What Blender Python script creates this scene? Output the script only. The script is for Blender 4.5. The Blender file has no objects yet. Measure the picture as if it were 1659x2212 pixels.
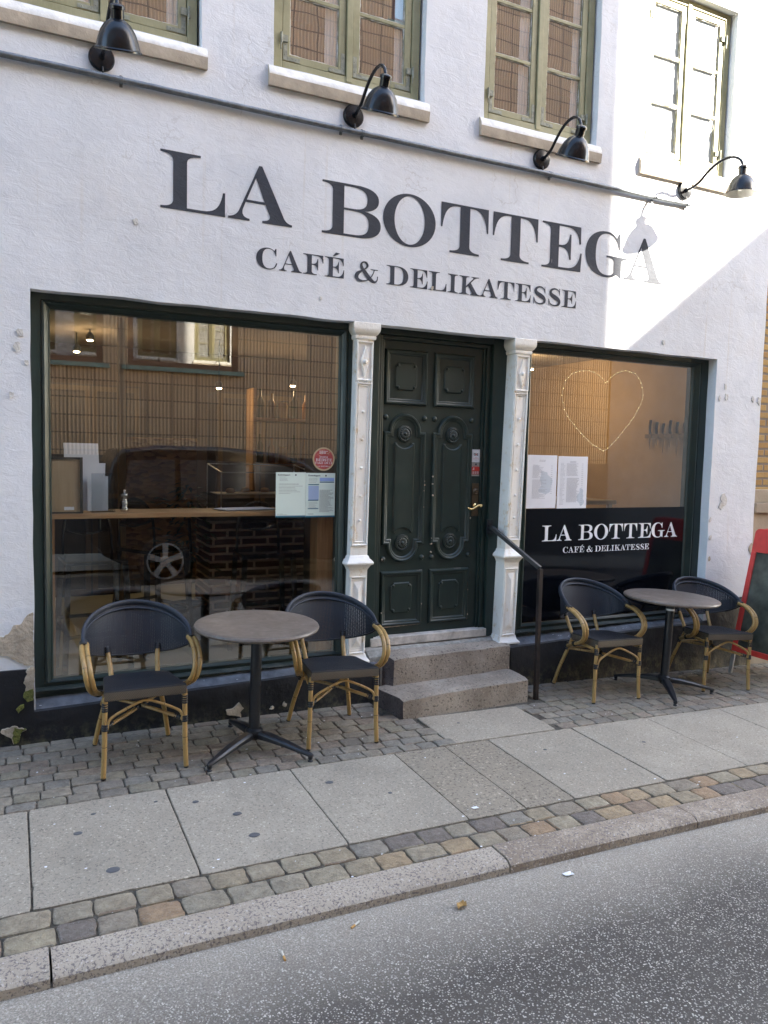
import bpy, bmesh, math, random
from mathutils import Vector, Matrix, noise
from mathutils.geometry import tessellate_polygon
rnd = random.Random(7)
S = bpy.context.scene
C = S.collection
PI = math.pi
R = math.radians

# ------------------------------------------------------------------ camera, world, sun, exposure
cam_d = bpy.data.cameras.new('camera')
cam = bpy.data.objects.new('camera', cam_d); C.objects.link(cam)
cr = Vector((0.8998755753, -0.4355421248, 0.0229566225))
cu = Vector((0.0131083686, 0.0796195425, 0.9967391329))
cb = Vector((-0.4359496756, -0.8966402768, 0.0773569284))
M = Matrix(((cr.x, cu.x, cb.x, 0), (cr.y, cu.y, cb.y, -4.75), (cr.z, cu.z, cb.z, 1.72), (0, 0, 0, 1)))
cam.matrix_world = M
cam_d.sensor_fit = 'HORIZONTAL'; cam_d.sensor_width = 36.0; cam_d.lens = 36.0 * 1661.0 / 1659.0
cam_d.clip_start = 0.05; cam_d.clip_end = 400
S.camera = cam
SUN_DIR = Vector((0.545, -0.45, 0.344)).normalized()      # towards the sun
W = bpy.data.worlds.new('World'); S.world = W; W.use_nodes = True
nt = W.node_tree; nt.nodes.clear()
sky = nt.nodes.new('ShaderNodeTexSky'); sky.sky_type = 'NISHITA'; sky.sun_disc = False
sky.sun_elevation = math.asin(SUN_DIR.z); sky.sun_rotation = math.atan2(SUN_DIR.x, SUN_DIR.y)
sky.air_density = 1.0; sky.dust_density = 1.2; sky.ozone_density = 0.6
bg = nt.nodes.new('ShaderNodeBackground'); bg.inputs[1].default_value = 0.15
wo = nt.nodes.new('ShaderNodeOutputWorld')
nt.links.new(sky.outputs[0], bg.inputs[0]); nt.links.new(bg.outputs[0], wo.inputs[0])
sl = bpy.data.lights.new('sun', 'SUN'); sl.energy = 5.0; sl.angle = R(0.53); sl.color = (1.0, 0.93, 0.80)
sun = bpy.data.objects.new('sun', sl); C.objects.link(sun)
sun.location = (10, -9, 9); sun.rotation_euler = SUN_DIR.to_track_quat('Z', 'Y').to_euler()
S.view_settings.view_transform = 'Standard'; S.view_settings.look = 'None'
S.view_settings.gamma = 1.0; S.view_settings.exposure = 3.1
try:
    S.cycles.max_bounces = 10; S.cycles.glossy_bounces = 6; S.cycles.transparent_max_bounces = 24
    S.cycles.caustics_reflective = False; S.cycles.caustics_refractive = False
    S.cycles.sample_clamp_indirect = 4.0
except Exception: pass

# ------------------------------------------------------------------ helpers
def gz(x, y=0.0):
    """height of the pavement"""
    xc = min(max(x, -3.0), 9.0)
    z = 0.007 - 0.004 * xc - 0.0033 * xc * xc
    if x > 9: z += -0.063 * (x - 9)
    if x < -3: z += 0.0158 * (-(x + 3)) * -1
    return z + 0.025 * max(min(y, 0.0), -8.0)

def obj(name, bm, mats, parent=None, smooth=False, bevel=0.0, seg=2, recalc=True):
    if recalc: bmesh.ops.recalc_face_normals(bm, faces=bm.faces)
    me = bpy.data.meshes.new(name); bm.to_mesh(me); bm.free()
    if not isinstance(mats, (list, tuple)): mats = [mats]
    for m in mats: me.materials.append(m)
    if smooth:
        for p in me.polygons: p.use_smooth = True
        if smooth != 'all':
            try: me.set_sharp_from_angle(angle=R(38))
            except Exception: pass
    o = bpy.data.objects.new(name, me); C.objects.link(o)
    if parent is not None: o.parent = parent
    if bevel > 0:
        b = o.modifiers.new('bevel', 'BEVEL'); b.width = bevel; b.segments = seg; b.limit_method = 'ANGLE'; b.angle_limit = R(35)
    return o

def tag(o, label=None, cat=None, group=None, kind=None):
    if label: o['label'] = label
    if cat: o['category'] = cat
    if group: o['group'] = group
    if kind: o['kind'] = kind
    return o

def thing(name, label, cat, loc=(0, 0, 0), rotz=0.0, group=None):
    o = bpy.data.objects.new(name, None); C.objects.link(o)
    o.location = loc; o.rotation_euler = (0, 0, rotz); o.empty_display_size = 0.1
    return tag(o, label, cat, group)

def copy_tree(o, parent=None):
    c = o.copy(); C.objects.link(c)
    if parent is not None: c.parent = parent
    for ch in list(o.children): copy_tree(ch, c)
    return c

def box(bm, x0, x1, y0, y1, z0, z1, mi=0):
    vs = [bm.verts.new(p) for p in ((x0, y0, z0), (x1, y0, z0), (x1, y1, z0), (x0, y1, z0), (x0, y0, z1), (x1, y0, z1), (x1, y1, z1), (x0, y1, z1))]
    for f in ((0, 3, 2, 1), (4, 5, 6, 7), (0, 1, 5, 4), (1, 2, 6, 5), (2, 3, 7, 6), (3, 0, 4, 7)):
        fc = bm.faces.new([vs[i] for i in f]); fc.material_index = mi
    return vs

def hexa(bm, pts, mi=0):
    """8 points: bottom ring then top ring"""
    vs = [bm.verts.new(p) for p in pts]
    for f in ((0, 3, 2, 1), (4, 5, 6, 7), (0, 1, 5, 4), (1, 2, 6, 5), (2, 3, 7, 6), (3, 0, 4, 7)):
        bm.faces.new([vs[i] for i in f]).material_index = mi
    return vs

def prism(bm, poly, y0, y1, mi=0, tf=None):
    """polygon in x,z swept from y0 to y1"""
    f = tf or (lambda x, y, z: (x, y, z))
    a = [bm.verts.new(f(x, y0, z)) for x, z in poly]; b = [bm.verts.new(f(x, y1, z)) for x, z in poly]
    n = len(poly)
    bm.faces.new(a).material_index = mi; bm.faces.new(b[::-1]).material_index = mi
    for i in range(n):
        bm.faces.new((a[i], b[i], b[(i + 1) % n], a[(i + 1) % n])).material_index = mi

def flat(bm, poly, y, holes=(), mi=0):
    """flat polygon with holes in plane y"""
    loops = [[Vector((x, z, 0)) for x, z in poly]] + [[Vector((x, z, 0)) for x, z in h] for h in holes]
    tris = tessellate_polygon(loops)
    pts = [p for l in loops for p in l]
    vs = [bm.verts.new((p.x, y, p.y)) for p in pts]
    for t in tris:
        try: bm.faces.new([vs[i] for i in t]).material_index = mi
        except ValueError: pass

def smooth_path(pts, n=6):
    P = [Vector(p) for p in pts]; out = []
    for i in range(len(P) - 1):
        p0 = P[max(i - 1, 0)]; p1 = P[i]; p2 = P[i + 1]; p3 = P[min(i + 2, len(P) - 1)]
        for k in range(n):
            t = k / n
            out.append(0.5 * ((2 * p1) + (-p0 + p2) * t + (2 * p0 - 5 * p1 + 4 * p2 - p3) * t * t + (-p0 + 3 * p1 - 3 * p2 + p3) * t ** 3))
    out.append(P[-1]); return out

def tube(bm, pts, r, seg=10, caps=True, mi=0, ry=None, up=None):
    """tube along pts; r a number or a list; ry = second radius for an oval section"""
    P = [Vector(p) for p in pts]; n = len(P)
    rings = []; prev = None
    for i in range(n):
        t = (P[min(i + 1, n - 1)] - P[max(i - 1, 0)]).normalized()
        if prev is None:
            u = Vector(up) if up else (Vector((0, 0, 1)) if abs(t.z) < 0.9 else Vector((1, 0, 0)))
        else: u = prev
        a = (u - t * u.dot(t)).normalized(); b = t.cross(a); prev = a
        rr = r[i] if isinstance(r, (list, tuple)) else r
        r2 = rr if ry is None else (ry[i] if isinstance(ry, (list, tuple)) else ry)
        rings.append([bm.verts.new(P[i] + a * (math.cos(2 * PI * k / seg) * rr) + b * (math.sin(2 * PI * k / seg) * r2)) for k in range(seg)])
    for i in range(n - 1):
        for k in range(seg):
            bm.faces.new((rings[i][k], rings[i][(k + 1) % seg], rings[i + 1][(k + 1) % seg], rings[i + 1][k])).material_index = mi
    if caps:
        bm.faces.new(rings[0][::-1]).material_index = mi; bm.faces.new(rings[-1]).material_index = mi

def lathe(bm, prof, origin=(0, 0, 0), axis=(0, 0, 1), seg=24, mi=0, mod=None):
    """prof: list of (radius, height along axis)"""
    ax = Vector(axis).normalized()
    u = Vector((1, 0, 0)) if abs(ax.x) < 0.9 else Vector((0, 1, 0))
    a = (u - ax * u.dot(ax)).normalized(); b = ax.cross(a); O = Vector(origin)
    rings = []
    for j, (r, h) in enumerate(prof):
        if r < 1e-6: rings.append([bm.verts.new(O + ax * h)])
        else:
            ring = []
            for k in range(seg):
                th = 2 * PI * k / seg
                hh = h + (mod(j, r, th) if mod else 0)
                ring.append(bm.verts.new(O + ax * hh + a * (math.cos(th) * r) + b * (math.sin(th) * r)))
            rings.append(ring)
    for i in range(len(rings) - 1):
        A, B = rings[i], rings[i + 1]
        for k in range(seg):
            k2 = (k + 1) % seg
            if len(A) == 1 and len(B) == 1: continue
            if len(A) == 1: f = (A[0], B[k], B[k2])
            elif len(B) == 1: f = (A[k], A[k2], B[0])
            else: f = (A[k], A[k2], B[k2], B[k])
            bm.faces.new(f).material_index = mi

def offset_loop(poly, d):
    """inward offset of a counter-clockwise polygon"""
    n = len(poly); out = []
    for i in range(n):
        p0 = Vector(poly[i - 1]); p1 = Vector(poly[i]); p2 = Vector(poly[(i + 1) % n])
        e1 = (p1 - p0).normalized(); e2 = (p2 - p1).normalized()
        n1 = Vector((-e1.y, e1.x)); n2 = Vector((-e2.y, e2.x))
        m = (n1 + n2)
        if m.length < 1e-4: m = n1
        m = m.normalized(); c = max(m.dot(n1), 0.35)
        out.append(p1 + m * (d / c))
    return out

def moulding(bm, poly, prof, y, mi=0, fill=False):
    """sweep a profile [(inward, outward height)] round a closed ccw polygon in x,z on plane y (out = -y)"""
    loops = []
    for d, h in prof:
        loops.append([bm.verts.new((p.x, y - h, p.y)) for p in offset_loop(poly, d)])
    n = len(poly)
    for j in range(len(loops) - 1):
        A, B = loops[j], loops[j + 1]
        for i in range(n):
            bm.faces.new((A[i], A[(i + 1) % n], B[(i + 1) % n], B[i])).material_index = mi
    if fill:
        L = loops[-1]
        for t in tessellate_polygon([[Vector((v.co.x, v.co.z, 0)) for v in L]]):
            try: bm.faces.new([L[i] for i in t]).material_index = mi
            except ValueError: pass

def rect(x0, x1, z0, z1): return [(x0, z0), (x1, z0), (x1, z1), (x0, z1)]

# ------------------------------------------------------------------ material helpers
class NB:
    def __init__(s, name):
        s.m = bpy.data.materials.new(name); s.m.use_nodes = True
        s.t = s.m.node_tree; s.t.nodes.clear()
        s.out = s.n('ShaderNodeOutputMaterial'); s.b = s.n('ShaderNodeBsdfPrincipled')
        s.l(s.b.outputs[0], s.out.inputs[0])
    def n(s, ty, **kw):
        nd = s.t.nodes.new(ty)
        for k, v in kw.items(): setattr(nd, k, v)
        return nd
    def l(s, a, b): s.t.links.new(a, b)
    def pos(s, world=True):
        if world: return s.n('ShaderNodeNewGeometry').outputs['Position']
        return s.n('ShaderNodeTexCoord').outputs['Object']
    def noise(s, scale=5, detail=4, rough=0.55, vec=None, sc=None, dist=0.0):
        v = vec if vec is not None else s.pos()
        if sc is not None:
            mp = s.n('ShaderNodeMapping'); mp.inputs['Scale'].default_value = sc; s.l(v, mp.inputs[0]); v = mp.outputs[0]
        nd = s.n('ShaderNodeTexNoise'); nd.inputs['Scale'].default_value = scale; nd.inputs['Detail'].default_value = detail
        nd.inputs['Roughness'].default_value = rough; nd.inputs['Distortion'].default_value = dist
        s.l(v, nd.inputs['Vector']); return nd.outputs[0]
    def voro(s, scale=20, vec=None, feature='F1', out=0, sc=None):
        v = vec if vec is not None else s.pos()
        if sc is not None:
            mp = s.n('ShaderNodeMapping'); mp.inputs['Scale'].default_value = sc; s.l(v, mp.inputs[0]); v = mp.outputs[0]
        nd = s.n('ShaderNodeTexVoronoi'); nd.feature = feature; nd.inputs['Scale'].default_value = scale
        s.l(v, nd.inputs['Vector']); return nd.outputs[out]
    def ramp(s, fac, a, b, c0=(0, 0, 0, 1), c1=(1, 1, 1, 1)):
        r = s.n('ShaderNodeValToRGB'); r.color_ramp.elements[0].position = a; r.color_ramp.elements[1].position = b
        r.color_ramp.elements[0].color = c0; r.color_ramp.elements[1].color = c1
        s.l(fac, r.inputs[0]); return r.outputs[0]
    def mix(s, fac, a, b, mode='MIX'):
        m = s.n('ShaderNodeMix'); m.data_type = 'RGBA'; m.blend_type = mode
        for sock, v in ((m.inputs[0], fac), (m.inputs[6], a), (m.inputs[7], b)):
            if isinstance(v, (int, float)): sock.default_value = v
            elif isinstance(v, (tuple, list)): sock.default_value = (*v[:3], 1)
            else: s.l(v, sock)
        return m.outputs[2]
    def math(s, op, a, b=0.0, clamp=False):
        m = s.n('ShaderNodeMath'); m.operation = op; m.use_clamp = clamp
        for sock, v in ((m.inputs[0], a), (m.inputs[1], b)):
            if isinstance(v, (int, float)): sock.default_value = v
            else: s.l(v, sock)
        return m.outputs[0]
    def sep(s, v):
        n = s.n('ShaderNodeSeparateXYZ'); s.l(v, n.inputs[0]); return n.outputs
    def bump(s, h, strength=0.5, dist=0.01, prev=None):
        b = s.n('ShaderNodeBump'); b.inputs['Strength'].default_value = strength; b.inputs['Distance'].default_value = dist
        s.l(h, b.inputs['Height'])
        if prev is not None: s.l(prev, b.inputs['Normal'])
        return b.outputs[0]
    def set(s, col=None, rough=None, metal=None, normal=None, spec=None, coat=None):
        def put(name, v):
            k = s.b.inputs[name]
            if isinstance(v, (int, float)): k.default_value = v
            elif isinstance(v, (tuple, list)): k.default_value = (*v[:3], 1)
            else: s.l(v, k)
        if col is not None: put('Base Color', col)
        if rough is not None: put('Roughness', rough)
        if metal is not None: put('Metallic', metal)
        if spec is not None: put('Specular IOR Level', spec)
        if coat is not None: put('Coat Weight', coat)
        if normal is not None: s.l(normal, s.b.inputs['Normal'])
        return s.m

def simple(name, col, rough=0.5, metal=0.0, var=0.15, vs=8.0, bump=0.15, bs=60.0, bd=0.002, world=False, spec=None):
    b = NB(name); v = b.pos(world)
    f = b.noise(vs, 5, 0.6, v)
    dark = tuple(c * (1 - var) for c in col); lite = tuple(min(c * (1 + var), 1) for c in col)
    c = b.mix(b.ramp(f, 0.3, 0.7), dark, lite)
    n = b.bump(b.noise(bs, 3, 0.6, v), bump, bd)
    r = b.math('ADD', b.math('MULTIPLY', f, 0.16), rough - 0.08, True)
    return b.set(c, r, metal, n, spec)

# limewashed plaster -------------------------------------------------
def m_plaster(name='limewash_plaster', base=(0.775, 0.79, 0.82)):
    b = NB(name); p = b.pos()
    big = b.ramp(b.noise(0.9, 5, 0.62, p), 0.36, 0.70)
    c = b.mix(big, base, tuple(x * 0.87 for x in base))
    med = b.ramp(b.noise(4.2, 6, 0.68, p, dist=0.8), 0.50, 0.72)
    c = b.mix(b.math('MULTIPLY', med, 0.6), c, (0.62, 0.64, 0.68))
    warm = b.ramp(b.noise(2.3, 5, 0.6, p, sc=(1, 1, 0.6)), 0.55, 0.75)
    c = b.mix(b.math('MULTIPLY', warm, 0.30), c, (0.74, 0.68, 0.62))
    # rain streaks below the sills
    st = b.ramp(b.noise(1.0, 3, 0.6, p, sc=(22, 22, 0.55)), 0.60, 0.74)
    st2 = b.ramp(b.noise(0.8, 2, 0.5, p), 0.42, 0.62)
    c = b.mix(b.math('MULTIPLY', b.math('MULTIPLY', st, st2), 0.55), c, (0.60, 0.54, 0.46))
    # thin hairline cracks
    vd = b.n('ShaderNodeTexVoronoi'); vd.feature = 'DISTANCE_TO_EDGE'; vd.inputs['Scale'].default_value = 1.05
    wv = b.n('ShaderNodeVectorMath'); wv.operation = 'ADD'; nz = b.n('ShaderNodeTexNoise'); nz.inputs['Scale'].default_value = 3.0; nz.inputs['Detail'].default_value = 6
    b.l(p, nz.inputs['Vector']); b.l(p, wv.inputs[0]); b.l(nz.outputs['Color'], wv.inputs[1]); b.l(wv.outputs[0], vd.inputs['Vector'])
    crack = b.math('MULTIPLY', b.ramp(vd.outputs[0], 0.0, 0.006, (1, 1, 1, 1), (0, 0, 0, 1)), b.ramp(b.noise(1.7, 2, 0.5, p), 0.5, 0.6))
    c = b.mix(b.math('MULTIPLY', crack, 0.45), c, (0.4, 0.37, 0.34))
    # flecks
    fl = b.ramp(b.voro(14, p), 0.035, 0.06, (1, 1, 1, 1), (0, 0, 0, 1))
    flm = b.ramp(b.noise(3.1, 2, 0.5, p), 0.60, 0.66)
    c = b.mix(b.math('MULTIPLY', b.math('MULTIPLY', fl, flm), 0.6), c, (0.35, 0.32, 0.29))
    n = b.bump(b.noise(1.8, 4, 0.5, p), 0.35, 0.03)
    n = b.bump(b.noise(11, 7, 0.60, p, sc=(1, 1, 1.8), dist=0.9), 0.36, 0.010, n)
    n = b.bump(b.noise(70, 4, 0.6, p, sc=(1, 1, 1.7)), 0.30, 0.004, n)
    return b.set(c, 0.85, 0, n, 0.3)
PLASTER = m_plaster()

def m_paint(name, col, wear=0.2):
    b = NB(name); p = b.pos()
    c = b.mix(b.ramp(b.noise(3, 5, 0.6, p), 0.35, 0.7), col, tuple(min(1, x * 1.35 + 0.004) for x in col))
    w = b.math('MULTIPLY', b.ramp(b.noise(20, 6, 0.7, p, sc=(2.5, 1, 0.5)), 0.69, 0.73), b.ramp(b.noise(2.0, 2, 0.5, p), 0.5, 0.6))
    c = b.mix(b.math('MULTIPLY', w, wear), c, (0.6, 0.6, 0.62))
    n = b.bump(b.noise(11, 7, 0.62, p, sc=(1, 1, 2.0), dist=1.1), 0.4, 0.012)
    n = b.bump(b.noise(70, 4, 0.6, p, sc=(1, 1, 1.7)), 0.25, 0.004, n)
    return b.set(c, 0.8, 0, n, 0.3)
SIGNPAINT = m_paint('sign_paint', (0.042, 0.046, 0.058), 0.8)

def m_black_plinth():
    b = NB('black_tarred_plinth'); p = b.pos()
    c = b.mix(b.ramp(b.noise(3.5, 6, 0.65, p), 0.35, 0.7), (0.003, 0.004, 0.007), (0.009, 0.010, 0.014))
    sp = b.ramp(b.noise(16, 6, 0.75, p), 0.66, 0.72)
    c = b.mix(b.math('MULTIPLY', sp, 0.3), c, (0.09, 0.085, 0.08))
    zz = b.sep(p)[2]
    low = b.ramp(zz, -0.10, 0.12, (1, 1, 1, 1), (0, 0, 0, 1))
    moss = b.math('MULTIPLY', b.ramp(b.noise(22, 6, 0.7, p), 0.46, 0.64), low)
    c = b.mix(b.math('MULTIPLY', moss, 0.75), c, (0.10, 0.095, 0.055))
    n = b.bump(b.noise(7, 6, 0.6, p), 0.7, 0.02); n = b.bump(b.noise(60, 4, 0.7, p), 0.5, 0.004, n)
    return b.set(c, b.ramp(b.noise(9, 3, 0.5, p), 0.3, 0.8, (0.45, 0.45, 0.45, 1), (0.75, 0.75, 0.75, 1)), 0, n)
PLINTH = m_black_plinth()
LEDGE = simple('slate_ledge', (0.105, 0.115, 0.135), 0.6, 0, 0.45, 14, 0.5, 60, 0.003, True)

def m_green():
    b = NB('dark_green_gloss_paint'); p = b.pos()
    c = b.mix(b.ramp(b.noise(5, 5, 0.6, p), 0.35, 0.7), (0.009, 0.020, 0.018), (0.014, 0.029, 0.025))
    c = b.mix(b.math('MULTIPLY', b.ramp(b.noise(9, 7, 0.75, p, sc=(1.6, 1, 0.35)), 0.50, 0.72), 0.25), c, (0.030, 0.042, 0.038))
    chip = b.math('MULTIPLY', b.ramp(b.noise(34, 5, 0.7, p), 0.72, 0.735), b.ramp(b.noise(2.2, 2, 0.5, p), 0.55, 0.62))
    c = b.mix(chip, c, (0.45, 0.42, 0.36))
    n = b.bump(b.noise(26, 4, 0.6, p, sc=(3, 3, 0.35)), 0.25, 0.002); n = b.bump(b.noise(2.0, 2, 0.5, p), 0.2, 0.02, n)
    return b.set(c, b.ramp(b.noise(7, 3, 0.5, p), 0.3, 0.8, (0.32, 0.32, 0.32, 1), (0.5, 0.5, 0.5, 1)), 0, n)
GREEN = m_green()

def m_rotten():
    b = NB('weathered_green_sill_wood'); p = b.pos()
    f = b.noise(9, 7, 0.75, p, sc=(1, 1, 6))
    c = b.mix(b.ramp(f, 0.52, 0.60), (0.012, 0.022, 0.018), (0.05, 0.055, 0.045))
    c = b.mix(b.ramp(b.noise(14, 6, 0.8, p, sc=(1, 1, 5)), 0.665, 0.68), c, (0.48, 0.46, 0.42))
    n = b.bump(f, 0.9, 0.012)
    return b.set(c, 0.6, 0, n)
ROTTEN = m_rotten()

def m_olive():
    b = NB('olive_window_paint'); p = b.pos()
    c = b.mix(b.ramp(b.noise(4, 5, 0.65, p), 0.35, 0.7), (0.235, 0.225, 0.120), (0.34, 0.32, 0.19))
    dirt = b.ramp(b.noise(17, 6, 0.75, p), 0.60, 0.72)
    c = b.mix(b.math('MULTIPLY', dirt, 0.55), c, (0.11, 0.105, 0.07))
    n = b.bump(b.noise(30, 5, 0.65, p, sc=(2, 2, 0.5)), 0.5, 0.003)
    return b.set(c, 0.55, 0, n)
OLIVE = m_olive()
HINGE = simple('grey_green_iron', (0.24, 0.245, 0.19), 0.55, 0.0, 0.35, 40, 0.5, 90, 0.002, True)
PUTTY = simple('cracked_white_putty', (0.62, 0.61, 0.56), 0.7, 0, 0.3, 40, 0.7, 60, 0.004, True)
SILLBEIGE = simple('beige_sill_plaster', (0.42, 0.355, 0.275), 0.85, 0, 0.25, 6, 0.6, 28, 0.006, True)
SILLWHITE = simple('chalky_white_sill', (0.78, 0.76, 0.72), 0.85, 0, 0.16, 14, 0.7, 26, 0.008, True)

def m_castiron():
    b = NB('white_painted_cast_iron'); p = b.pos()
    c = b.mix(b.ramp(b.noise(7, 5, 0.6, p), 0.35, 0.7), (0.84, 0.82, 0.77), (0.79, 0.77, 0.72))
    rust = b.math('MULTIPLY', b.ramp(b.noise(30, 6, 0.74, p, sc=(1, 1, 0.6)), 0.52, 0.64), b.ramp(b.noise(7, 3, 0.6, p), 0.46, 0.60))
    c = b.mix(b.math('MULTIPLY', rust, 0.70), c, (0.58, 0.41, 0.18))
    r2 = b.math('MULTIPLY', b.ramp(b.noise(60, 4, 0.7, p), 0.70, 0.76), b.ramp(b.noise(5, 3, 0.5, p), 0.54, 0.66))
    c = b.mix(b.math('MULTIPLY', r2, 0.6), c, (0.30, 0.15, 0.06))
    n = b.bump(b.noise(38, 5, 0.65, p), 0.55, 0.004)
    return b.set(c, 0.5, 0, n)
CASTIRON = m_castiron()

def m_granite(name, a, bcol, specks=(0.04, 0.04, 0.045), sc=220, bd=0.004, rough=0.8):
    b = NB(name); p = b.pos()
    c = b.mix(b.ramp(b.noise(3.2, 5, 0.6, p), 0.35, 0.68), a, bcol)
    c = b.mix(b.ramp(b.noise(sc, 3, 0.7, p), 0.56, 0.66), c, specks)
    c = b.mix(b.ramp(b.noise(sc * 0.8, 3, 0.7, p), 0.60, 0.70), c, tuple(min(1, x * 1.8) for x in a))
    n = b.bump(b.noise(22, 6, 0.7, p), 0.6, bd * 2); n = b.bump(b.noise(120, 4, 0.7, p), 0.5, bd * 0.6, n)
    return b.set(c, rough, 0, n, 0.35)
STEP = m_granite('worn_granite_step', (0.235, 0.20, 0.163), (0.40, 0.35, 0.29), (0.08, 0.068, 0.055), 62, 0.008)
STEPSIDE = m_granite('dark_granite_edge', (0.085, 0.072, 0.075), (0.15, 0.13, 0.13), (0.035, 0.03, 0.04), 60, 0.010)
THRESH = simple('pale_stone_threshold', (0.50, 0.47, 0.43), 0.8, 0, 0.45, 9, 0.6, 40, 0.006, True)
MORTAR = simple('grey_mortar', (0.30, 0.29, 0.26), 0.9, 0, 0.35, 22, 0.8, 50, 0.008, True)

def m_kerb():
    b = NB('granite_kerb'); p = b.pos(); x = b.sep(p)[0]
    pink = b.mix(b.ramp(b.noise(2.0, 4, 0.6, p), 0.35, 0.7), (0.34, 0.285, 0.22), (0.46, 0.395, 0.31))
    brown = b.mix(b.ramp(b.noise(5.0, 5, 0.7, p), 0.42, 0.62), (0.26, 0.205, 0.15), (0.40, 0.33, 0.25))
    c = b.mix(b.ramp(x, 0.6, 0.9) if False else b.math('GREATER_THAN', x, 1.96), pink, brown)
    c = b.mix(b.ramp(b.noise(95, 3, 0.7, p), 0.52, 0.60), c, (0.165, 0.14, 0.13))
    c = b.mix(b.ramp(b.noise(80, 2, 0.7, p), 0.60, 0.68), c, (0.52, 0.46, 0.40))
    n = b.bump(b.noise(14, 6, 0.65, p), 0.5, 0.012); n = b.bump(b.noise(110, 4, 0.7, p), 0.5, 0.003, n)
    return b.set(c, 0.75, 0, n, 0.35)
KERB = m_kerb()

def m_slab(name, col, speck=0.25, sc=160):
    b = NB(name); p = b.pos()
    g = b.n('ShaderNodeNewGeometry'); ri = g.outputs['Random Per Island']
    c = b.mix(b.ramp(b.noise(2.5, 5, 0.62, p), 0.35, 0.7), tuple(x * 0.88 for x in col), tuple(x * 1.08 for x in col))
    c = b.mix(b.math('MULTIPLY', ri, 0.6), c, tuple(x * q for x, q in zip(col, (0.80, 0.78, 0.76))))
    c = b.mix(b.math('MULTIPLY', b.ramp(b.noise(sc, 3, 0.75, p), 0.53, 0.66), 0.8), c, tuple(x * (1 - speck * 2) for x in col))
    c = b.mix(b.math('MULTIPLY', b.ramp(b.noise(sc * 0.75, 3, 0.75, p), 0.58, 0.70), 0.8), c, tuple(min(x * (1 + speck * 2.2), 1) for x in col))
    st = b.ramp(b.noise(1.3, 7, 0.74, p, dist=0.6), 0.50, 0.72)
    c = b.mix(b.math('MULTIPLY', st, 0.42), c, (0.17, 0.155, 0.125))
    pk = b.ramp(b.noise(34, 4, 0.8, p), 0.68, 0.74)
    c = b.mix(b.math('MULTIPLY', pk, 0.6), c, (0.07, 0.06, 0.05))
    n = b.bump(b.noise(110, 4, 0.7, p), 0.45, 0.003); n = b.bump(b.noise(7, 3, 0.5, p), 0.2, 0.01, n)
    return b.set(c, 0.85, 0, n, 0.3)
SLAB = m_slab('concrete_slab', (0.385, 0.340, 0.270), 0.32, 85)
SLAB2 = m_slab('coarse_worn_slab', (0.325, 0.28, 0.215), 0.40, 60)

def m_cobble(name, cols, dirt=0.5):
    b = NB(name); p = b.pos()
    g = b.n('ShaderNodeNewGeometry'); ri = g.outputs['Random Per Island']
    r = b.n('ShaderNodeValToRGB'); r.color_ramp.interpolation = 'CONSTANT'
    e = r.color_ramp.elements; e[0].position = 0; e[0].color = (*cols[0], 1); e[1].position = 1.0 / len(cols); e[1].color = (*cols[1], 1)
    for i in range(2, len(cols)): k = e.new(i / len(cols)); k.color = (*cols[i], 1)
    b.l(ri, r.inputs[0])
    c = b.mix(b.ramp(b.noise(22, 7, 0.76, p, dist=0.5), 0.36, 0.66), b.mix(1.0, r.outputs[0], (0.50, 0.48, 0.46), 'MULTIPLY'), r.outputs[0])
    c = b.mix(0.18, b.mix(1.0, c, (1.4, 1.4, 1.4), 'MULTIPLY'), (0.30, 0.27, 0.22))
    c = b.mix(b.math('MULTIPLY', b.ramp(b.noise(90, 4, 0.75, p), 0.56, 0.70), 0.55), c, (0.42, 0.40, 0.37))
    c = b.mix(b.math('MULTIPLY', b.ramp(b.noise(3, 4, 0.6, p), 0.45, 0.7), dirt), c, (0.17, 0.155, 0.125))
    n = b.bump(b.noise(26, 7, 0.74, p, dist=0.6), 1.0, 0.018); n = b.bump(b.noise(120, 3, 0.7, p), 0.5, 0.003, n)
    return b.set(c, 0.78, 0, n, 0.35)
COB_A = m_cobble('grey_sett', [(0.245, 0.215, 0.170), (0.275, 0.24, 0.185), (0.235, 0.18, 0.135), (0.21, 0.195, 0.165), (0.29, 0.25, 0.19), (0.24, 0.215, 0.155), (0.26, 0.205, 0.155), (0.20, 0.175, 0.145)])
COB_B = m_cobble('ochre_sett', [(0.33, 0.275, 0.190), (0.37, 0.27, 0.155), (0.27, 0.19, 0.13), (0.17, 0.14, 0.12), (0.37, 0.31, 0.205), (0.35, 0.23, 0.13), (0.30, 0.26, 0.19), (0.32, 0.26, 0.17), (0.24, 0.215, 0.175), (0.34, 0.29, 0.20), (0.28, 0.235, 0.175)], 0.15)
GROUT = simple('sandy_joint_dirt', (0.085, 0.075, 0.058), 0.95, 0, 0.6, 30, 0.9, 60, 0.012, True)

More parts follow.
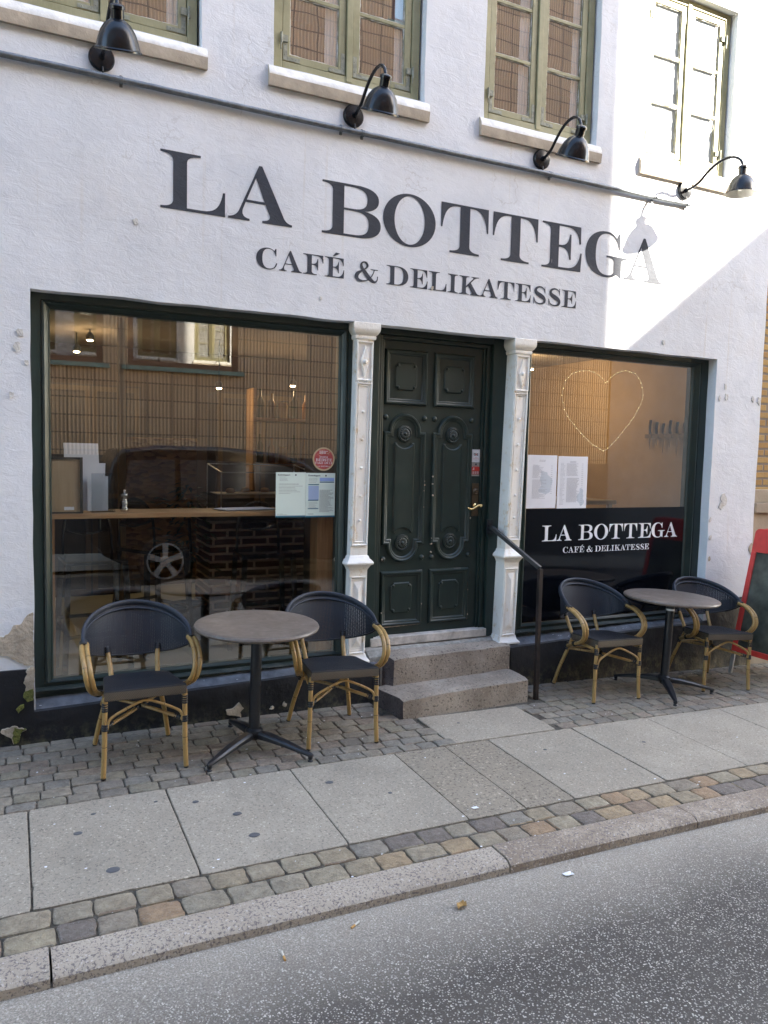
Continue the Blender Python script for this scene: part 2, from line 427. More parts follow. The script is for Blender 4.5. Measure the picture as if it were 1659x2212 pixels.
def m_asphalt():
    b = NB('asphalt'); p = b.pos(); s = b.sep(p)
    edge = b.math('ADD', s[1], b.math('MULTIPLY', b.noise(1.6, 5, 0.6, p), 0.35))
    k = b.ramp(edge, 0.0, 1.0)
    # worn, dusty gutter strip next to the kerb
    mr = b.n('ShaderNodeMapRange'); mr.inputs[1].default_value = -2.42; mr.inputs[2].default_value = -1.95; b.l(edge, mr.inputs[0])
    dust = mr.outputs[0]
    c0 = b.mix(b.ramp(b.noise(1.1, 6, 0.62, p), 0.35, 0.68), (0.056, 0.048, 0.040), (0.110, 0.095, 0.077))
    chips = b.ramp(b.voro(110, p), 0.28, 0.42, (1, 1, 1, 1), (0, 0, 0, 1))
    sel = b.ramp(b.noise(75, 2, 0.7, p), 0.43, 0.50)
    chipc = b.mix(b.ramp(b.noise(45, 2, 0.6, p), 0.35, 0.7), (0.24, 0.22, 0.19), (0.72, 0.66, 0.58))
    c = b.mix(b.math('MULTIPLY', chips, sel), c0, chipc)
    fine = b.ramp(b.noise(260, 2, 0.7, p), 0.52, 0.64)
    c = b.mix(b.math('MULTIPLY', fine, 0.25), c, (0.24, 0.23, 0.22))
    dc = b.mix(b.ramp(b.noise(150, 3, 0.7, p), 0.4, 0.65), (0.29, 0.255, 0.205), (0.56, 0.50, 0.415))
    c = b.mix(b.math('MULTIPLY', dust, 0.80), c, dc)
    c = b.mix(b.math('MULTIPLY', b.math('MULTIPLY', chips, sel), 0.45), c, chipc)
    n = b.bump(b.noise(130, 3, 0.7, p), 0.9, 0.006); n = b.bump(b.noise(3, 3, 0.5, p), 0.2, 0.02, n)
    return b.set(c, 0.75, 0, n, 0.35)
ASPHALT = m_asphalt()

def m_bamboo():
    b = NB('painted_bamboo_cane'); v = b.pos(False)
    ri = b.n('ShaderNodeObjectInfo').outputs['Random']
    c = b.mix(b.ramp(b.noise(30, 5, 0.65, v, sc=(1, 1, 0.25)), 0.3, 0.72), (0.29, 0.175, 0.055), (0.46, 0.30, 0.115))
    c = b.mix(b.ramp(b.noise(70, 5, 0.75, v, sc=(1, 1, 0.5)), 0.58, 0.72), c, (0.17, 0.105, 0.04))
    c = b.mix(b.ramp(b.noise(75, 3, 0.7, v), 0.70, 0.76), c, (0.62, 0.55, 0.38))
    n = b.bump(b.noise(70, 4, 0.6, v, sc=(3, 3, 0.4)), 0.3, 0.002)
    return b.set(c, 0.33, 0, n)
BAMBOO = m_bamboo()
NODE = simple('dark_cane_node', (0.085, 0.05, 0.02), 0.5)
WRAP = simple('black_binding', (0.010, 0.011, 0.014), 0.42, 0, 0.3, 60, 0.6, 160, 0.002)

def m_textile(name, dark, lite, alpha=0.0, period=0.0052):
    b = NB(name); v = b.pos(False); s = b.sep(v)
    k = 2 * PI / period
    wx = b.math('SINE', b.math('MULTIPLY', s[0], k)); wz = b.math('SINE', b.math('MULTIPLY', b.math('ADD', s[2], b.math('MULTIPLY', s[1], 0.7)), k))
    weave = b.math('MULTIPLY', b.math('ADD', b.math('MULTIPLY', wx, wz), 1.0), 0.5)
    c = b.mix(b.ramp(weave, 0.35, 0.75), dark, lite)
    c = b.mix(b.math('MULTIPLY', b.ramp(b.noise(6, 4, 0.6, v), 0.4, 0.7), 0.35), c, tuple(min(1, x * 1.6) for x in dark))
    n = b.bump(weave, 0.6, 0.0015)
    m = b.set(c, 0.55, 0, n)
    if alpha > 0:
        tr = b.n('ShaderNodeBsdfTransparent'); mx = b.n('ShaderNodeMixShader')
        hole = b.math('GREATER_THAN', b.math('MULTIPLY', b.math('ADD', wx, 1.0), b.math('ADD', wz, 1.0)), 4.0 * (1 - alpha))
        b.l(hole, mx.inputs[0]); b.l(b.b.outputs[0], mx.inputs[1]); b.l(tr.outputs[0], mx.inputs[2]); b.l(mx.outputs[0], b.out.inputs[0])
    return m
MESH_BACK = m_textile('navy_mesh_textile', (0.005, 0.007, 0.012), (0.034, 0.041, 0.057), 0.16, 0.0095)
MESH_RIM = m_textile('navy_rim_textile', (0.007, 0.010, 0.017), (0.042, 0.053, 0.078), 0, 0.0075)
MESH_SEAT = m_textile('navy_seat_textile', (0.005, 0.007, 0.011), (0.013, 0.017, 0.025))
MESH_EDGE = m_textile('tan_black_weave', (0.020, 0.017, 0.015), (0.19, 0.15, 0.10), 0, 0.0085)

def m_tabletop():
    b = NB('stone_look_tabletop'); v = b.pos(False)
    c = b.mix(b.ramp(b.noise(9, 7, 0.7, v, dist=1.2), 0.35, 0.68), (0.100, 0.080, 0.066), (0.185, 0.155, 0.132))
    c = b.mix(b.math('MULTIPLY', b.ramp(b.noise(60, 5, 0.75, v, sc=(0.4, 1, 1)), 0.55, 0.7), 0.5), c, (0.26, 0.235, 0.21))
    n = b.bump(b.noise(120, 3, 0.6, v), 0.15, 0.001)
    return b.set(c, b.ramp(b.noise(7, 5, 0.6, v), 0.3, 0.75, (0.36, 0.36, 0.36, 1), (0.52, 0.52, 0.52, 1)), 0, n)
TABLETOP = m_tabletop()
BLACKMETAL = simple('black_powder_coat', (0.012, 0.014, 0.018), 0.34, 0.0, 0.4, 30, 0.25, 200, 0.0008)
RUSTBLACK = simple('rusting_black_iron', (0.022, 0.015, 0.014), 0.5, 0.2, 0.7, 16, 0.6, 80, 0.002, True)
ENAMEL = simple('black_enamel', (0.005, 0.006, 0.009), 0.24, 0.0, 0.2, 10, 0.1, 40, 0.001, False, 0.35)
ENAMELW = simple('white_enamel_inside', (0.75, 0.73, 0.66), 0.35, 0.0, 0.06)
GALV = simple('grey_galvanised_pipe', (0.16, 0.175, 0.19), 0.45, 0.4, 0.3, 25, 0.3, 90, 0.001, True)
BRASS = simple('polished_brass', (0.78, 0.58, 0.26), 0.20, 1.0, 0.1)
BRONZE = simple('brown_bronze_plate', (0.10, 0.072, 0.045), 0.42, 0.5, 0.25, 30)
WHITEP = simple('white_card', (0.80, 0.81, 0.84), 0.6, 0, 0.03, 3, 0.05)
PAPER = simple('paper', (0.74, 0.76, 0.82), 0.45, 0, 0.05, 4, 0.05)
PAPERG = simple('laminated_pale_green_paper', (0.66, 0.76, 0.70), 0.35, 0, 0.03, 4, 0.05)
INK = simple('print_grey', (0.16, 0.17, 0.19), 0.6, 0, 0.02)
INKD = simple('print_dark', (0.03, 0.035, 0.05), 0.6, 0, 0.02)
INKT = simple('print_teal', (0.02, 0.13, 0.20), 0.5, 0, 0.02)
INKB = simple('print_light_blue', (0.30, 0.42, 0.72), 0.5, 0, 0.05)
INKR = simple('print_red', (0.55, 0.04, 0.03), 0.45, 0, 0.02)
STICKR = simple('sticker_rose_red', (0.42, 0.075, 0.075), 0.45, 0, 0.15, 40)
STICKG = simple('sticker_gold_ring', (0.50, 0.40, 0.24), 0.45, 0, 0.1)
VINYLW = simple('white_vinyl', (0.82, 0.83, 0.86), 0.4, 0, 0.02)
REDWOOD = simple('red_painted_frame', (0.62, 0.055, 0.045), 0.45, 0, 0.12, 12, 0.25, 60, 0.002)
CHALK = simple('smeared_chalkboard', (0.075, 0.083, 0.066), 0.45, 0, 0.85, 4, 0.1)
WOODSHELF = None

def m_wood(name, a, bcol, sc=(1, 14, 14), rough=0.5):
    b = NB(name); p = b.pos()
    f = b.noise(3.5, 6, 0.65, p, sc=sc, dist=0.5)
    c = b.mix(b.ramp(f, 0.35, 0.68), a, bcol); n = b.bump(f, 0.3, 0.003)
    return b.set(c, rough, 0, n)
OAK = m_wood('oiled_oak', (0.34, 0.185, 0.08), (0.52, 0.32, 0.16))
OAKV = m_wood('oak_post', (0.26, 0.12, 0.045), (0.38, 0.20, 0.085), (14, 14, 1))
CARD = m_wood('brown_backing_board', (0.40, 0.29, 0.17), (0.48, 0.36, 0.22), (14, 14, 1), 0.8)

def m_osb():
    b = NB('osb_strand_board'); p = b.pos()
    v1 = b.n('ShaderNodeTexVoronoi'); v1.inputs['Scale'].default_value = 16
    mp = b.n('ShaderNodeMapping'); mp.inputs['Scale'].default_value = (1, 1, 2.4); mp.inputs['Rotation'].default_value = (0, 0.5, 0); b.l(p, mp.inputs[0]); b.l(mp.outputs[0], v1.inputs['Vector'])
    bw = b.n('ShaderNodeRGBToBW'); b.l(v1.outputs['Color'], bw.inputs[0])
    c = b.mix(b.ramp(bw.outputs[0], 0.2, 0.8), (0.20, 0.085, 0.025), (0.45, 0.24, 0.09))
    n = b.bump(v1.outputs[0], 0.4, 0.01)
    return b.set(c, 0.6, 0, n)
OSB = m_osb()

def m_brick(name, col1, col2, mortar, bw=0.24, rh=0.075, ms=0.012, plane='XZ', soot=0.2):
    b = NB(name); p = b.pos(); s = b.sep(p); cb_ = b.n('ShaderNodeCombineXYZ')
    b.l(s[0] if plane == 'XZ' else s[1], cb_.inputs[0]); b.l(s[2], cb_.inputs[1])
    t = b.n('ShaderNodeTexBrick'); t.inputs['Scale'].default_value = 1.0; t.inputs['Brick Width'].default_value = bw; t.inputs['Row Height'].default_value = rh
    t.inputs['Mortar Size'].default_value = ms; t.inputs['Mortar Smooth'].default_value = 0.3; t.inputs['Bias'].default_value = 0.0
    t.inputs['Color1'].default_value = (*col1, 1); t.inputs['Color2'].default_value = (*col2, 1); t.inputs['Mortar'].default_value = (*mortar, 1)
    ad = b.n('ShaderNodeVectorMath'); ad.operation = 'ADD'; nz = b.n('ShaderNodeTexNoise'); nz.inputs['Scale'].default_value = 9
    sc_ = b.n('ShaderNodeVectorMath'); sc_.operation = 'SCALE'; sc_.inputs[3].default_value = 0.012
    b.l(p, nz.inputs['Vector']); b.l(nz.outputs['Color'], sc_.inputs[0]); b.l(cb_.outputs[0], ad.inputs[0]); b.l(sc_.outputs[0], ad.inputs[1]); b.l(ad.outputs[0], t.inputs['Vector'])
    c = b.mix(b.math('MULTIPLY', b.ramp(b.noise(11, 5, 0.7, p), 0.45, 0.7), soot), t.outputs['Color'], tuple(x * 0.35 for x in col1))
    n = b.bump(t.outputs['Fac'], 0.8, -0.010); n = b.bump(b.noise(45, 5, 0.7, p), 0.5, 0.006, n)
    return b.set(c, 0.85, 0, n, 0.3)
YBRICK = m_brick('yellow_brick', (0.48, 0.315, 0.115), (0.36, 0.21, 0.075), (0.22, 0.18, 0.14), 0.235, 0.068)
DBRICK = m_brick('dark_red_counter_brick', (0.15, 0.055, 0.04), (0.07, 0.035, 0.03), (0.62, 0.48, 0.40), 0.23, 0.066, 0.012)
SANDSTONE = simple('sandstone_base', (0.36, 0.30, 0.22), 0.85, 0, 0.2, 3, 0.5, 40, 0.005, True)

def m_ribbed():
    b = NB('ribbed_brown_clay_tile'); p = b.pos(); s = b.sep(p)
    rib = b.math('SINE', b.math('MULTIPLY', s[0], 2 * PI / 0.058))
    cbn = b.n('ShaderNodeCombineXYZ'); b.l(s[0], cbn.inputs[0]); b.l(s[2], cbn.inputs[1])
    t = b.n('ShaderNodeTexBrick'); t.offset = 0.0; t.inputs['Scale'].default_value = 1.0; t.inputs['Brick Width'].default_value = 0.40; t.inputs['Row Height'].default_value = 0.275
    t.inputs['Mortar Size'].default_value = 0.012; t.inputs['Mortar Smooth'].default_value = 0.1
    t.inputs['Color1'].default_value = (0.62, 0.42, 0.25, 1); t.inputs['Color2'].default_value = (0.50, 0.33, 0.19, 1); t.inputs['Mortar'].default_value = (0.12, 0.08, 0.05, 1)
    b.l(cbn.outputs[0], t.inputs['Vector'])
    c = b.mix(b.math('MULTIPLY', b.ramp(rib, 0.1, 0.9, (1, 1, 1, 1), (0, 0, 0, 1)), 0.5), t.outputs['Color'], (0.20, 0.125, 0.07))
    c = b.mix(b.math('MULTIPLY', b.ramp(b.noise(1.5, 5, 0.7, p, sc=(3, 1, 0.6)), 0.45, 0.7), 0.35), c, (0.28, 0.19, 0.12))
    n = b.bump(rib, 1.0, 0.012)
    return b.set(c, 0.6, 0, n)
RIBBED = m_ribbed()
DARKSTONE = simple('dark_base_stone', (0.045, 0.04, 0.038), 0.55, 0, 0.3, 5, 0.4, 30, 0.01, True)
BROWNFRAME = simple('brown_window_frame', (0.09, 0.04, 0.025), 0.45, 0, 0.2)
TEAL = simple('verdigris_sill', (0.10, 0.19, 0.17), 0.6, 0, 0.25, 8)
GREYREND = simple('grey_render', (0.20, 0.19, 0.18), 0.9, 0, 0.2, 3, 0.3, 20, 0.01, True)
ROOFT = simple('red_roof_tile', (0.28, 0.10, 0.06), 0.8, 0, 0.25, 8, 0.6, 20, 0.02, True)

def m_glass(name, refl=0.1, tint=(0.93, 0.95, 0.94), wav=0.0):
    """thin architectural pane: clear transmission with a Fresnel mirror layer"""
    b = NB(name)
    fr = b.n('ShaderNodeFresnel'); fr.inputs['IOR'].default_value = 1.5
    gl = b.n('ShaderNodeBsdfGlossy'); gl.inputs['Roughness'].default_value = 0.0; gl.inputs['Color'].default_value = (1, 0.98, 0.93, 1)
    tr = b.n('ShaderNodeBsdfTransparent'); tr.inputs['Color'].default_value = (*tint, 1)
    mx = b.n('ShaderNodeMixShader'); f = b.math('ADD', fr.outputs[0], refl, True)
    f = b.math('MINIMUM', f, 0.9)
    bf = b.n('ShaderNodeNewGeometry').outputs['Backfacing']; f = b.math('MULTIPLY', f, b.math('SUBTRACT', 1.0, bf))
    if wav > 0:
        n = b.bump(b.noise(1.6, 2, 0.4, b.pos()), 0.12, wav); b.l(n, gl.inputs['Normal'])
    b.l(f, mx.inputs[0]); b.l(tr.outputs[0], mx.inputs[1]); b.l(gl.outputs[0], mx.inputs[2]); b.l(mx.outputs[0], b.out.inputs[0])
    b.t.nodes.remove(b.b); return b.m
GLASS = m_glass('shop_window_glass', 0.20, (0.97, 0.98, 0.975), 0.002)
GLASSU = m_glass('old_window_glass', 0.30, (0.96, 0.97, 0.97), 0.013)
GLASSD = m_glass('far_window_glass', 0.45, (0.35, 0.36, 0.38))
GHOST = m_glass('smoke_polycarbonate', 0.07, (0.42, 0.44, 0.50))
CLEAR = m_glass('clear_acrylic', 0.05, (0.85, 0.87, 0.88))
FILM = simple('black_window_film', (0.004, 0.005, 0.008), 0.06, 0, 0.1, 3, 0.0)
CAR = simple('dark_car_paint', (0.008, 0.009, 0.012), 0.12, 0.0, 0.1)
CARGLASS = simple('dark_car_glass', (0.03, 0.032, 0.035), 0.04, 0.0, 0.1)
RUBBER = simple('tyre_rubber', (0.012, 0.012, 0.013), 0.8)
ALLOY = simple('silver_alloy', (0.62, 0.62, 0.63), 0.3, 0.8)
CHROME = simple('chrome_trim', (0.7, 0.7, 0.7), 0.15, 1.0)
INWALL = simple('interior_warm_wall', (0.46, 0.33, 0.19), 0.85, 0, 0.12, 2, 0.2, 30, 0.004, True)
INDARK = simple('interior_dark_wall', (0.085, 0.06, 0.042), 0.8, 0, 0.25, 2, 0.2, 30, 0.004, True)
INFLOOR = simple('pale_shop_floor', (0.50, 0.53, 0.47), 0.45, 0, 0.12, 3, 0.2, 30, 0.003, True)
INCEIL = simple('shop_ceiling', (0.30, 0.26, 0.21), 0.85, 0, 0.08, 2)
CURTAIN = simple('pale_curtain', (0.84, 0.85, 0.86), 0.8, 0, 0.06, 3)
KNIFE = simple('dark_knife_steel', (0.20, 0.145, 0.09), 0.5, 0.1, 0.2)
TANP = simple('tan_exposed_render', (0.47, 0.40, 0.31), 0.9, 0, 0.25, 12, 0.9, 35, 0.012, True)
GREYP = simple('grey_exposed_render', (0.60, 0.58, 0.54), 0.9, 0, 0.2, 12, 0.8, 35, 0.008, True)
MOSS = simple('yellow_green_moss', (0.13, 0.14, 0.035), 0.95, 0, 0.6, 40, 0.9, 60, 0.012, True)
CHIPW = simple('bare_chipped_wood', (0.52, 0.42, 0.34), 0.8, 0, 0.35, 60, 0.6, 80, 0.003, True)
CAB = simple('black_cable', (0.015, 0.013, 0.014), 0.5)

def m_emit(name, col, st):
    b = NB(name); e = b.n('ShaderNodeEmission'); e.inputs[0].default_value = (*col, 1); e.inputs[1].default_value = st
    b.l(e.outputs[0], b.out.inputs[0]); b.t.nodes.remove(b.b); return b.m
SPOT = m_emit('lit_halogen', (1.0, 0.72, 0.38), 14.0)
FAIRY = m_emit('lit_fairy_bulb', (1.0, 0.80, 0.36), 0.55)

# ================================================================== GROUND
KERB_Y0, KERB_Y1 = -1.935, -2.075
def sheet(name, x0, x1, y0, y1, nx, ny, zf, m, kind='structure'):
    bm = bmesh.new(); g = []
    for i in range(nx + 1):
        g.append([bm.verts.new((x0 + (x1 - x0) * i / nx, y0 + (y1 - y0) * j / ny, zf(x0 + (x1 - x0) * i / nx, y0 + (y1 - y0) * j / ny))) for j in range(ny + 1)])
    for i in range(nx):
        for j in range(ny): bm.faces.new((g[i][j], g[i + 1][j], g[i + 1][j + 1], g[i][j + 1]))
    return tag(obj(name, bm, m, smooth='all'), kind=kind)
def road_z(x, y):
    d = -(y + 2.075)
    return gz(x, -2.07) - 0.052 + 0.012 * min(max(d, 0), 2) - 0.0 + 0.003 * noise.noise((x * 1.3, y * 1.3, 0))
sheet('road', -60, 60, -6.2, -2.05, 240, 14, road_z, ASPHALT)
sheet('ground', -70, 70, -60, 40, 70, 50, lambda x, y: gz(x, -2) - 0.35, DARKSTONE)
sheet('far_pavement', -60, 60, -8.6, -6.2, 120, 3, lambda x, y: gz(x, -2.07) + 0.06, SLAB)
sheet('joint_bed', -14, 14, -1.96, 0.02, 112, 8, lambda x, y: gz(x, y) - 0.009, GROUT)

STONE_N = 13
def stone(bm, x0, x1, y0, y1, top, h=0.03, r=0.006, jit=0.006, dome=0.003, sub=5):
    """one paving stone with a rounded, slightly irregular top"""
    cx, cy = (x0 + x1) / 2, (y0 + y1) / 2; hx, hy = (x1 - x0) / 2, (y1 - y0) / 2
    ph = rnd.random() * 50; n = 4 * sub
    def ring(inset, dz):
        out = []
        for k in range(n):
            side, t = divmod(k, sub); t = t / sub * 2 - 1
            px, py = [(t, -1), (1, t), (-t, 1), (-1, -t)][side]
            # round the corners off
            q = (abs(px) ** STONE_N + abs(py) ** STONE_N) ** (1 / STONE_N); px, py = px / q * 1.0, py / q * 1.0
            jx = noise.noise((px * 1.5 + ph, py * 1.5, ph)) * jit; jy = noise.noise((px * 1.5, py * 1.5 + ph, -ph)) * jit
            x = cx + px * (hx - inset) + jx; y = cy + py * (hy - inset) + jy
            out.append(bm.verts.new((x, y, top(x, y) + dz)))
        return out
    tilt = rnd.uniform(-0.002, 0.003)
    A = ring(0, -h); B = ring(0.001, -r * 0.8 + tilt); Cc = ring(r, tilt); D = ring(r + min(hx, hy) * 0.45, dome + tilt)
    for P, Q in ((A, B), (B, Cc), (Cc, D)):
        for k in range(n): bm.faces.new((P[k], P[(k + 1) % n], Q[(k + 1) % n], Q[k]))
    bm.faces.new(D)

# large slabs
def slab(b_, vs, dz, seed):
    P = []
    for k in range(4):
        (ax, ay), (bx, by) = vs[k], vs[(k + 1) % 4]; L = math.hypot(bx - ax, by - ay); m = max(3, int(L / 0.03))
        nx, ny = -(by - ay) / L, (bx - ax) / L
        for q in range(m):
            t = q / m; x, y = ax + (bx - ax) * t, ay + (by - ay) * t
            w = abs(noise.noise((x * 9, y * 9, seed))) * 0.003 + (0.005 if noise.noise((x * 23, y * 23, seed + 5)) > 0.42 else 0) + (0.006 if q == 0 else 0)
            P.append((x + nx * w, y + ny * w))
    n = len(P); cx = sum(p[0] for p in P) / n; cy = sum(p[1] for p in P) / n
    A = [b_.verts.new((x, y, gz(x, y) - 0.05)) for x, y in P]; B = [b_.verts.new((x, y, gz(x, y) - 0.003 + dz)) for x, y in P]
    Cc = [b_.verts.new((x + (cx - x) * 0.012, y + (cy - y) * 0.012, gz(x, y) + dz)) for x, y in P]
    for U, V_ in ((A, B), (B, Cc)):
        for k in range(n): b_.faces.new((U[k], U[(k + 1) % n], V_[(k + 1) % n], V_[k]))
    D = [b_.verts.new((x + (cx - x) * 0.5, y + (cy - y) * 0.5, gz(x + (cx - x) * 0.5, y + (cy - y) * 0.5) + dz)) for x, y in P]
    for k in range(n): b_.faces.new((Cc[k], Cc[(k + 1) % n], D[(k + 1) % n], D[k]))
    b_.faces.new(D)
bm = bmesh.new(); bm2 = bmesh.new()
xs = [-4.45, -3.8, -3.15, -2.5, -1.87, -1.24, -0.61, 0.05, 0.69, 1.355, 1.995, 2.335, 2.645, 3.30, 3.955, 4.66, 5.32, 5.98, 6.62, 7.3, 7.95, 8.6, 9.3, 10, 10.7]
for i in range(len(xs) - 1):
    g_ = 0.0015 if i not in (7, 12) else 0.005
    coarse = xs[i] in (1.995, 2.335)
    y0 = -1.685; y1 = -0.850
    b_ = bm2 if coarse else bm
    a0, a1 = xs[i] + g_, xs[i + 1] - g_
    ph = rnd.uniform(-0.0015, 0.0015)
    vs = []
    for (x, y) in ((a0, y0), (a1, y0), (a1, y1), (a0, y1)): vs.append((x, y))
    slab(b_, vs, 0.001 + ph, i)
for (x0, x1, y0, y1) in ((2.40, 3.19, -0.842, -0.385),):
    vs = ((x0, y0), (x1, y0), (x1, y1), (x0, y1))
    slab(bm, vs, 0.002, 77)
tag(obj('pavement', bm, SLAB), kind='structure')
tag(obj('worn_pavement', bm2, SLAB2), kind='structure')

# setts against the wall
bm = bmesh.new()
y = -0.845; row = 0
while y < -0.02:
    h = rnd.uniform(0.088, 0.108); x = -3.6 + rnd.uniform(0, 0.12)
    if y + h > 0.0: h = 0.0 - y
    while x < 8.5:
        w = rnd.uniform(0.115, 0.155)
        if not (2.385 < x + w / 2 < 3.21 and y + h / 2 > -0.86) and not (2.26 < x + w / 2 < 3.42 and y > -0.38):
            stone(bm, x + 0.0024, x + w - 0.0024, y + 0.0024, y + h - 0.0024, gz, 0.03, 0.005, 0.006, 0.0012)
        x += w
    y += h; row += 1
tag(obj('cobbled_strip', bm, COB_A, smooth=True, recalc=True), kind='structure')
# double row of ochre setts behind the kerb
bm = bmesh.new()
for (y0, y1) in ((-1.808, -1.694), (-1.930, -1.814)):
    x = -3.6 + rnd.uniform(0, 0.1)
    while x < 9:
        w = rnd.uniform(0.135, 0.185)
        stone(bm, x + 0.0028, x + w - 0.0028, y0 + 0.0012, y1 - 0.0012, gz, 0.03, 0.0055, 0.007, 0.002)
        x += w
tag(obj('sett_border', bm, COB_B, smooth=True), kind='structure')
# kerb stones
bm = bmesh.new()
kx = [-4.4, -3.3, -2.2, -1.05, 0.100, 1.955, 3.10, 4.25, 5.4, 6.6, 7.8, 9.0, 10.2]
for i in range(len(kx) - 1):
    n = 8; a0, a1 = kx[i] + 0.004, kx[i + 1] - 0.004; dz = rnd.uniform(-0.003, 0.003)
    rings = []
    for k in range(n + 1):
        x = a0 + (a1 - a0) * k / n; z = gz(x, -1.95) + 0.002 + dz
        w = [noise.noise((x * 2.1, j * 7.3, i)) * 0.004 for j in range(6)]
        rings.append([bm.verts.new(p) for p in ((x, KERB_Y0, z - 0.2), (x, KERB_Y0 + w[0], z), (x, KERB_Y1 + 0.035 + w[1], z + w[2]), (x, KERB_Y1 + 0.010, z - 0.008), (x, KERB_Y1 - 0.006, z - 0.024 + w[3]), (x, KERB_Y1 - 0.014 + w[4], z - 0.2))])
    for k in range(n):
        for j in range(6): bm.faces.new((rings[k][j], rings[k][(j + 1) % 6], rings[k + 1][(j + 1) % 6], rings[k + 1][j]))
    bm.faces.new(rings[0]); bm.faces.new(rings[-1][::-1])
tag(obj('kerb', bm, KERB, smooth=True), kind='structure')
bm = bmesh.new()
x = -60
for x0, x1 in ((-60, -20), (-20, -8), (-8, 0), (0, 8), (8, 20), (20, 60)):
    box(bm, x0, x1, -6.35, -6.2, gz((x0 + x1) / 2, -2) - 0.3, gz((x0 + x1) / 2, -2) + 0.07)
tag(obj('far_kerb', bm, KERB), kind='structure')

# ================================================================== CAFE BUILDING
cafe = thing('cafe_building', 'white limewashed corner cafe with black painted name, green shopfront and black plinth', 'building', (0, 0, 0))
def wob(x, z): return 0.0035 * noise.noise((x * 0.9, z * 0.9, 3.1))
WIN = [(-0.03, 1.045), (1.485, 2.54), (3.015, 4.03), (4.495, 5.46)]      # openings of the upper windows (x0,x1)
WZ0, WZ1 = 4.075, 5.41
X0, X1, ZT = -7.0, 6.01, 8.2
OPEN = [(0.108, 5.44, -0.4, 2.578)] + [(a, b_, WZ0, WZ1) for a, b_ in WIN] + [(-2.1, -1.05, WZ0, WZ1), (-3.6, -2.55, WZ0, WZ1)]
def lines(br, step):
    br = sorted(set(round(v, 4) for v in br)); out = []
    for a, b_ in zip(br, br[1:]):
        n = max(1, int(math.ceil((b_ - a) / step)))
        out += [a + (b_ - a) * k / n for k in range(n)]
    return out + [br[-1]]
gx = lines([X0, X1] + [v for o in OPEN for v in o[:2]], 0.075)
gzv = lines([-0.4, ZT] + [v for o in OPEN for v in o[2:]], 0.075)
bm = bmesh.new(); vg = {}
edgex = set(round(v, 4) for o in OPEN for v in o[:2]); edgez = set(round(v, 4) for o in OPEN for v in o[2:])
def gv(i, j):
    if (i, j) not in vg:
        x, z = gx[i], gzv[j]
        dx = 0.006 * noise.noise((z * 4.3, x * 0.7, 1.7)) if round(x, 4) in edgex or i == len(gx) - 1 else 0
        dz = 0.006 * noise.noise((x * 4.3, z * 0.7, 5.5)) if round(z, 4) in edgez else 0
        vg[(i, j)] = bm.verts.new((x + dx, wob(x, z), z + dz))
    return vg[(i, j)]
def inside(x, z): return any(a < x < b_ and c < z < d for a, b_, c, d in OPEN)
cells = {}
for i in range(len(gx) - 1):
    for j in range(len(gzv) - 1):
        cx, cz = (gx[i] + gx[i + 1]) / 2, (gzv[j] + gzv[j + 1]) / 2
        if not inside(cx, cz):
            bm.faces.new((gv(i, j), gv(i + 1, j), gv(i + 1, j + 1), gv(i, j + 1))); cells[(i, j)] = 1
# reveals round the openings and the corner return
back = {}
def bv(i, j, d):
    k = (i, j, d)
    if k not in back:
        v = gv(i, j).co; back[k] = bm.verts.new((v.x, d, v.z))
    return back[k]
for i in range(len(gx) - 1):
    for j in range(len(gzv) - 1):
        if (i, j) in cells: continue
        d = 0.105 if gzv[j] < 3 else 0.13
        if i > 0 and (i - 1, j) in cells: bm.faces.new((gv(i, j), gv(i, j + 1), bv(i, j + 1, d), bv(i, j, d)))
        if (i + 1, j) in cells: bm.faces.new((gv(i + 1, j), bv(i + 1, j, d), bv(i + 1, j + 1, d), gv(i + 1, j + 1)))
        if j > 0 and (i, j - 1) in cells: bm.faces.new((gv(i, j), bv(i, j, d), bv(i + 1, j, d), gv(i + 1, j)))
        if (i, j + 1) in cells: bm.faces.new((gv(i, j + 1), gv(i + 1, j + 1), bv(i + 1, j + 1, d), bv(i, j + 1, d)))
n = len(gx) - 1
for j in range(len(gzv) - 1): bm.faces.new((gv(n, j), bv(n, j, 5.2), bv(n, j + 1, 5.2), gv(n, j + 1)))
w_ = obj('wall', bm, PLASTER, cafe, smooth=True, recalc=False)
# masonry behind the plaster so that the rooms are closed
bm = bmesh.new()
box(bm, X0, -0.05, 0.14, 0.30, -0.4, 2.62); box(bm, X0, X1 - 0.03, 0.14, 0.30, 2.60, 3.02)
box(bm, 5.45, X1 - 0.03, 0.14, 0.30, -0.4, 2.6)
prev = X0
for a, b_ in [(-3.6, -2.55), (-2.1, -1.05)] + WIN:
    box(bm, prev, a - 0.02, 0.14, 0.30, 3.02, 5.6); prev = b_ + 0.02
    box(bm, a - 0.02, b_ + 0.02, 0.14, 0.30, 3.02, WZ0 - 0.02); box(bm, a - 0.02, b_ + 0.02, 0.14, 0.30, WZ1 + 0.02, 5.6)
box(bm, prev, X1 - 0.03, 0.14, 0.30, 3.02, 5.6); box(bm, X0, X1 - 0.03, 0.14, 0.30, 5.6, ZT)
box(bm, X0, X1 - 0.03, 5.0, 5.15, -0.4, ZT); box(bm, X0, X0 + 0.15, 0.3, 5.0, -0.4, ZT)
obj('inner_masonry', bm, GREYREND, cafe)
bm = bmesh.new(); prism(bm, [(-0.3, ZT), (5.6, ZT), (2.7, ZT + 2.6)], X0 - 0.1, X1 + 0.1, tf=lambda x, y, z: (y, x, z))
obj('roof', bm, ROOFT, cafe)

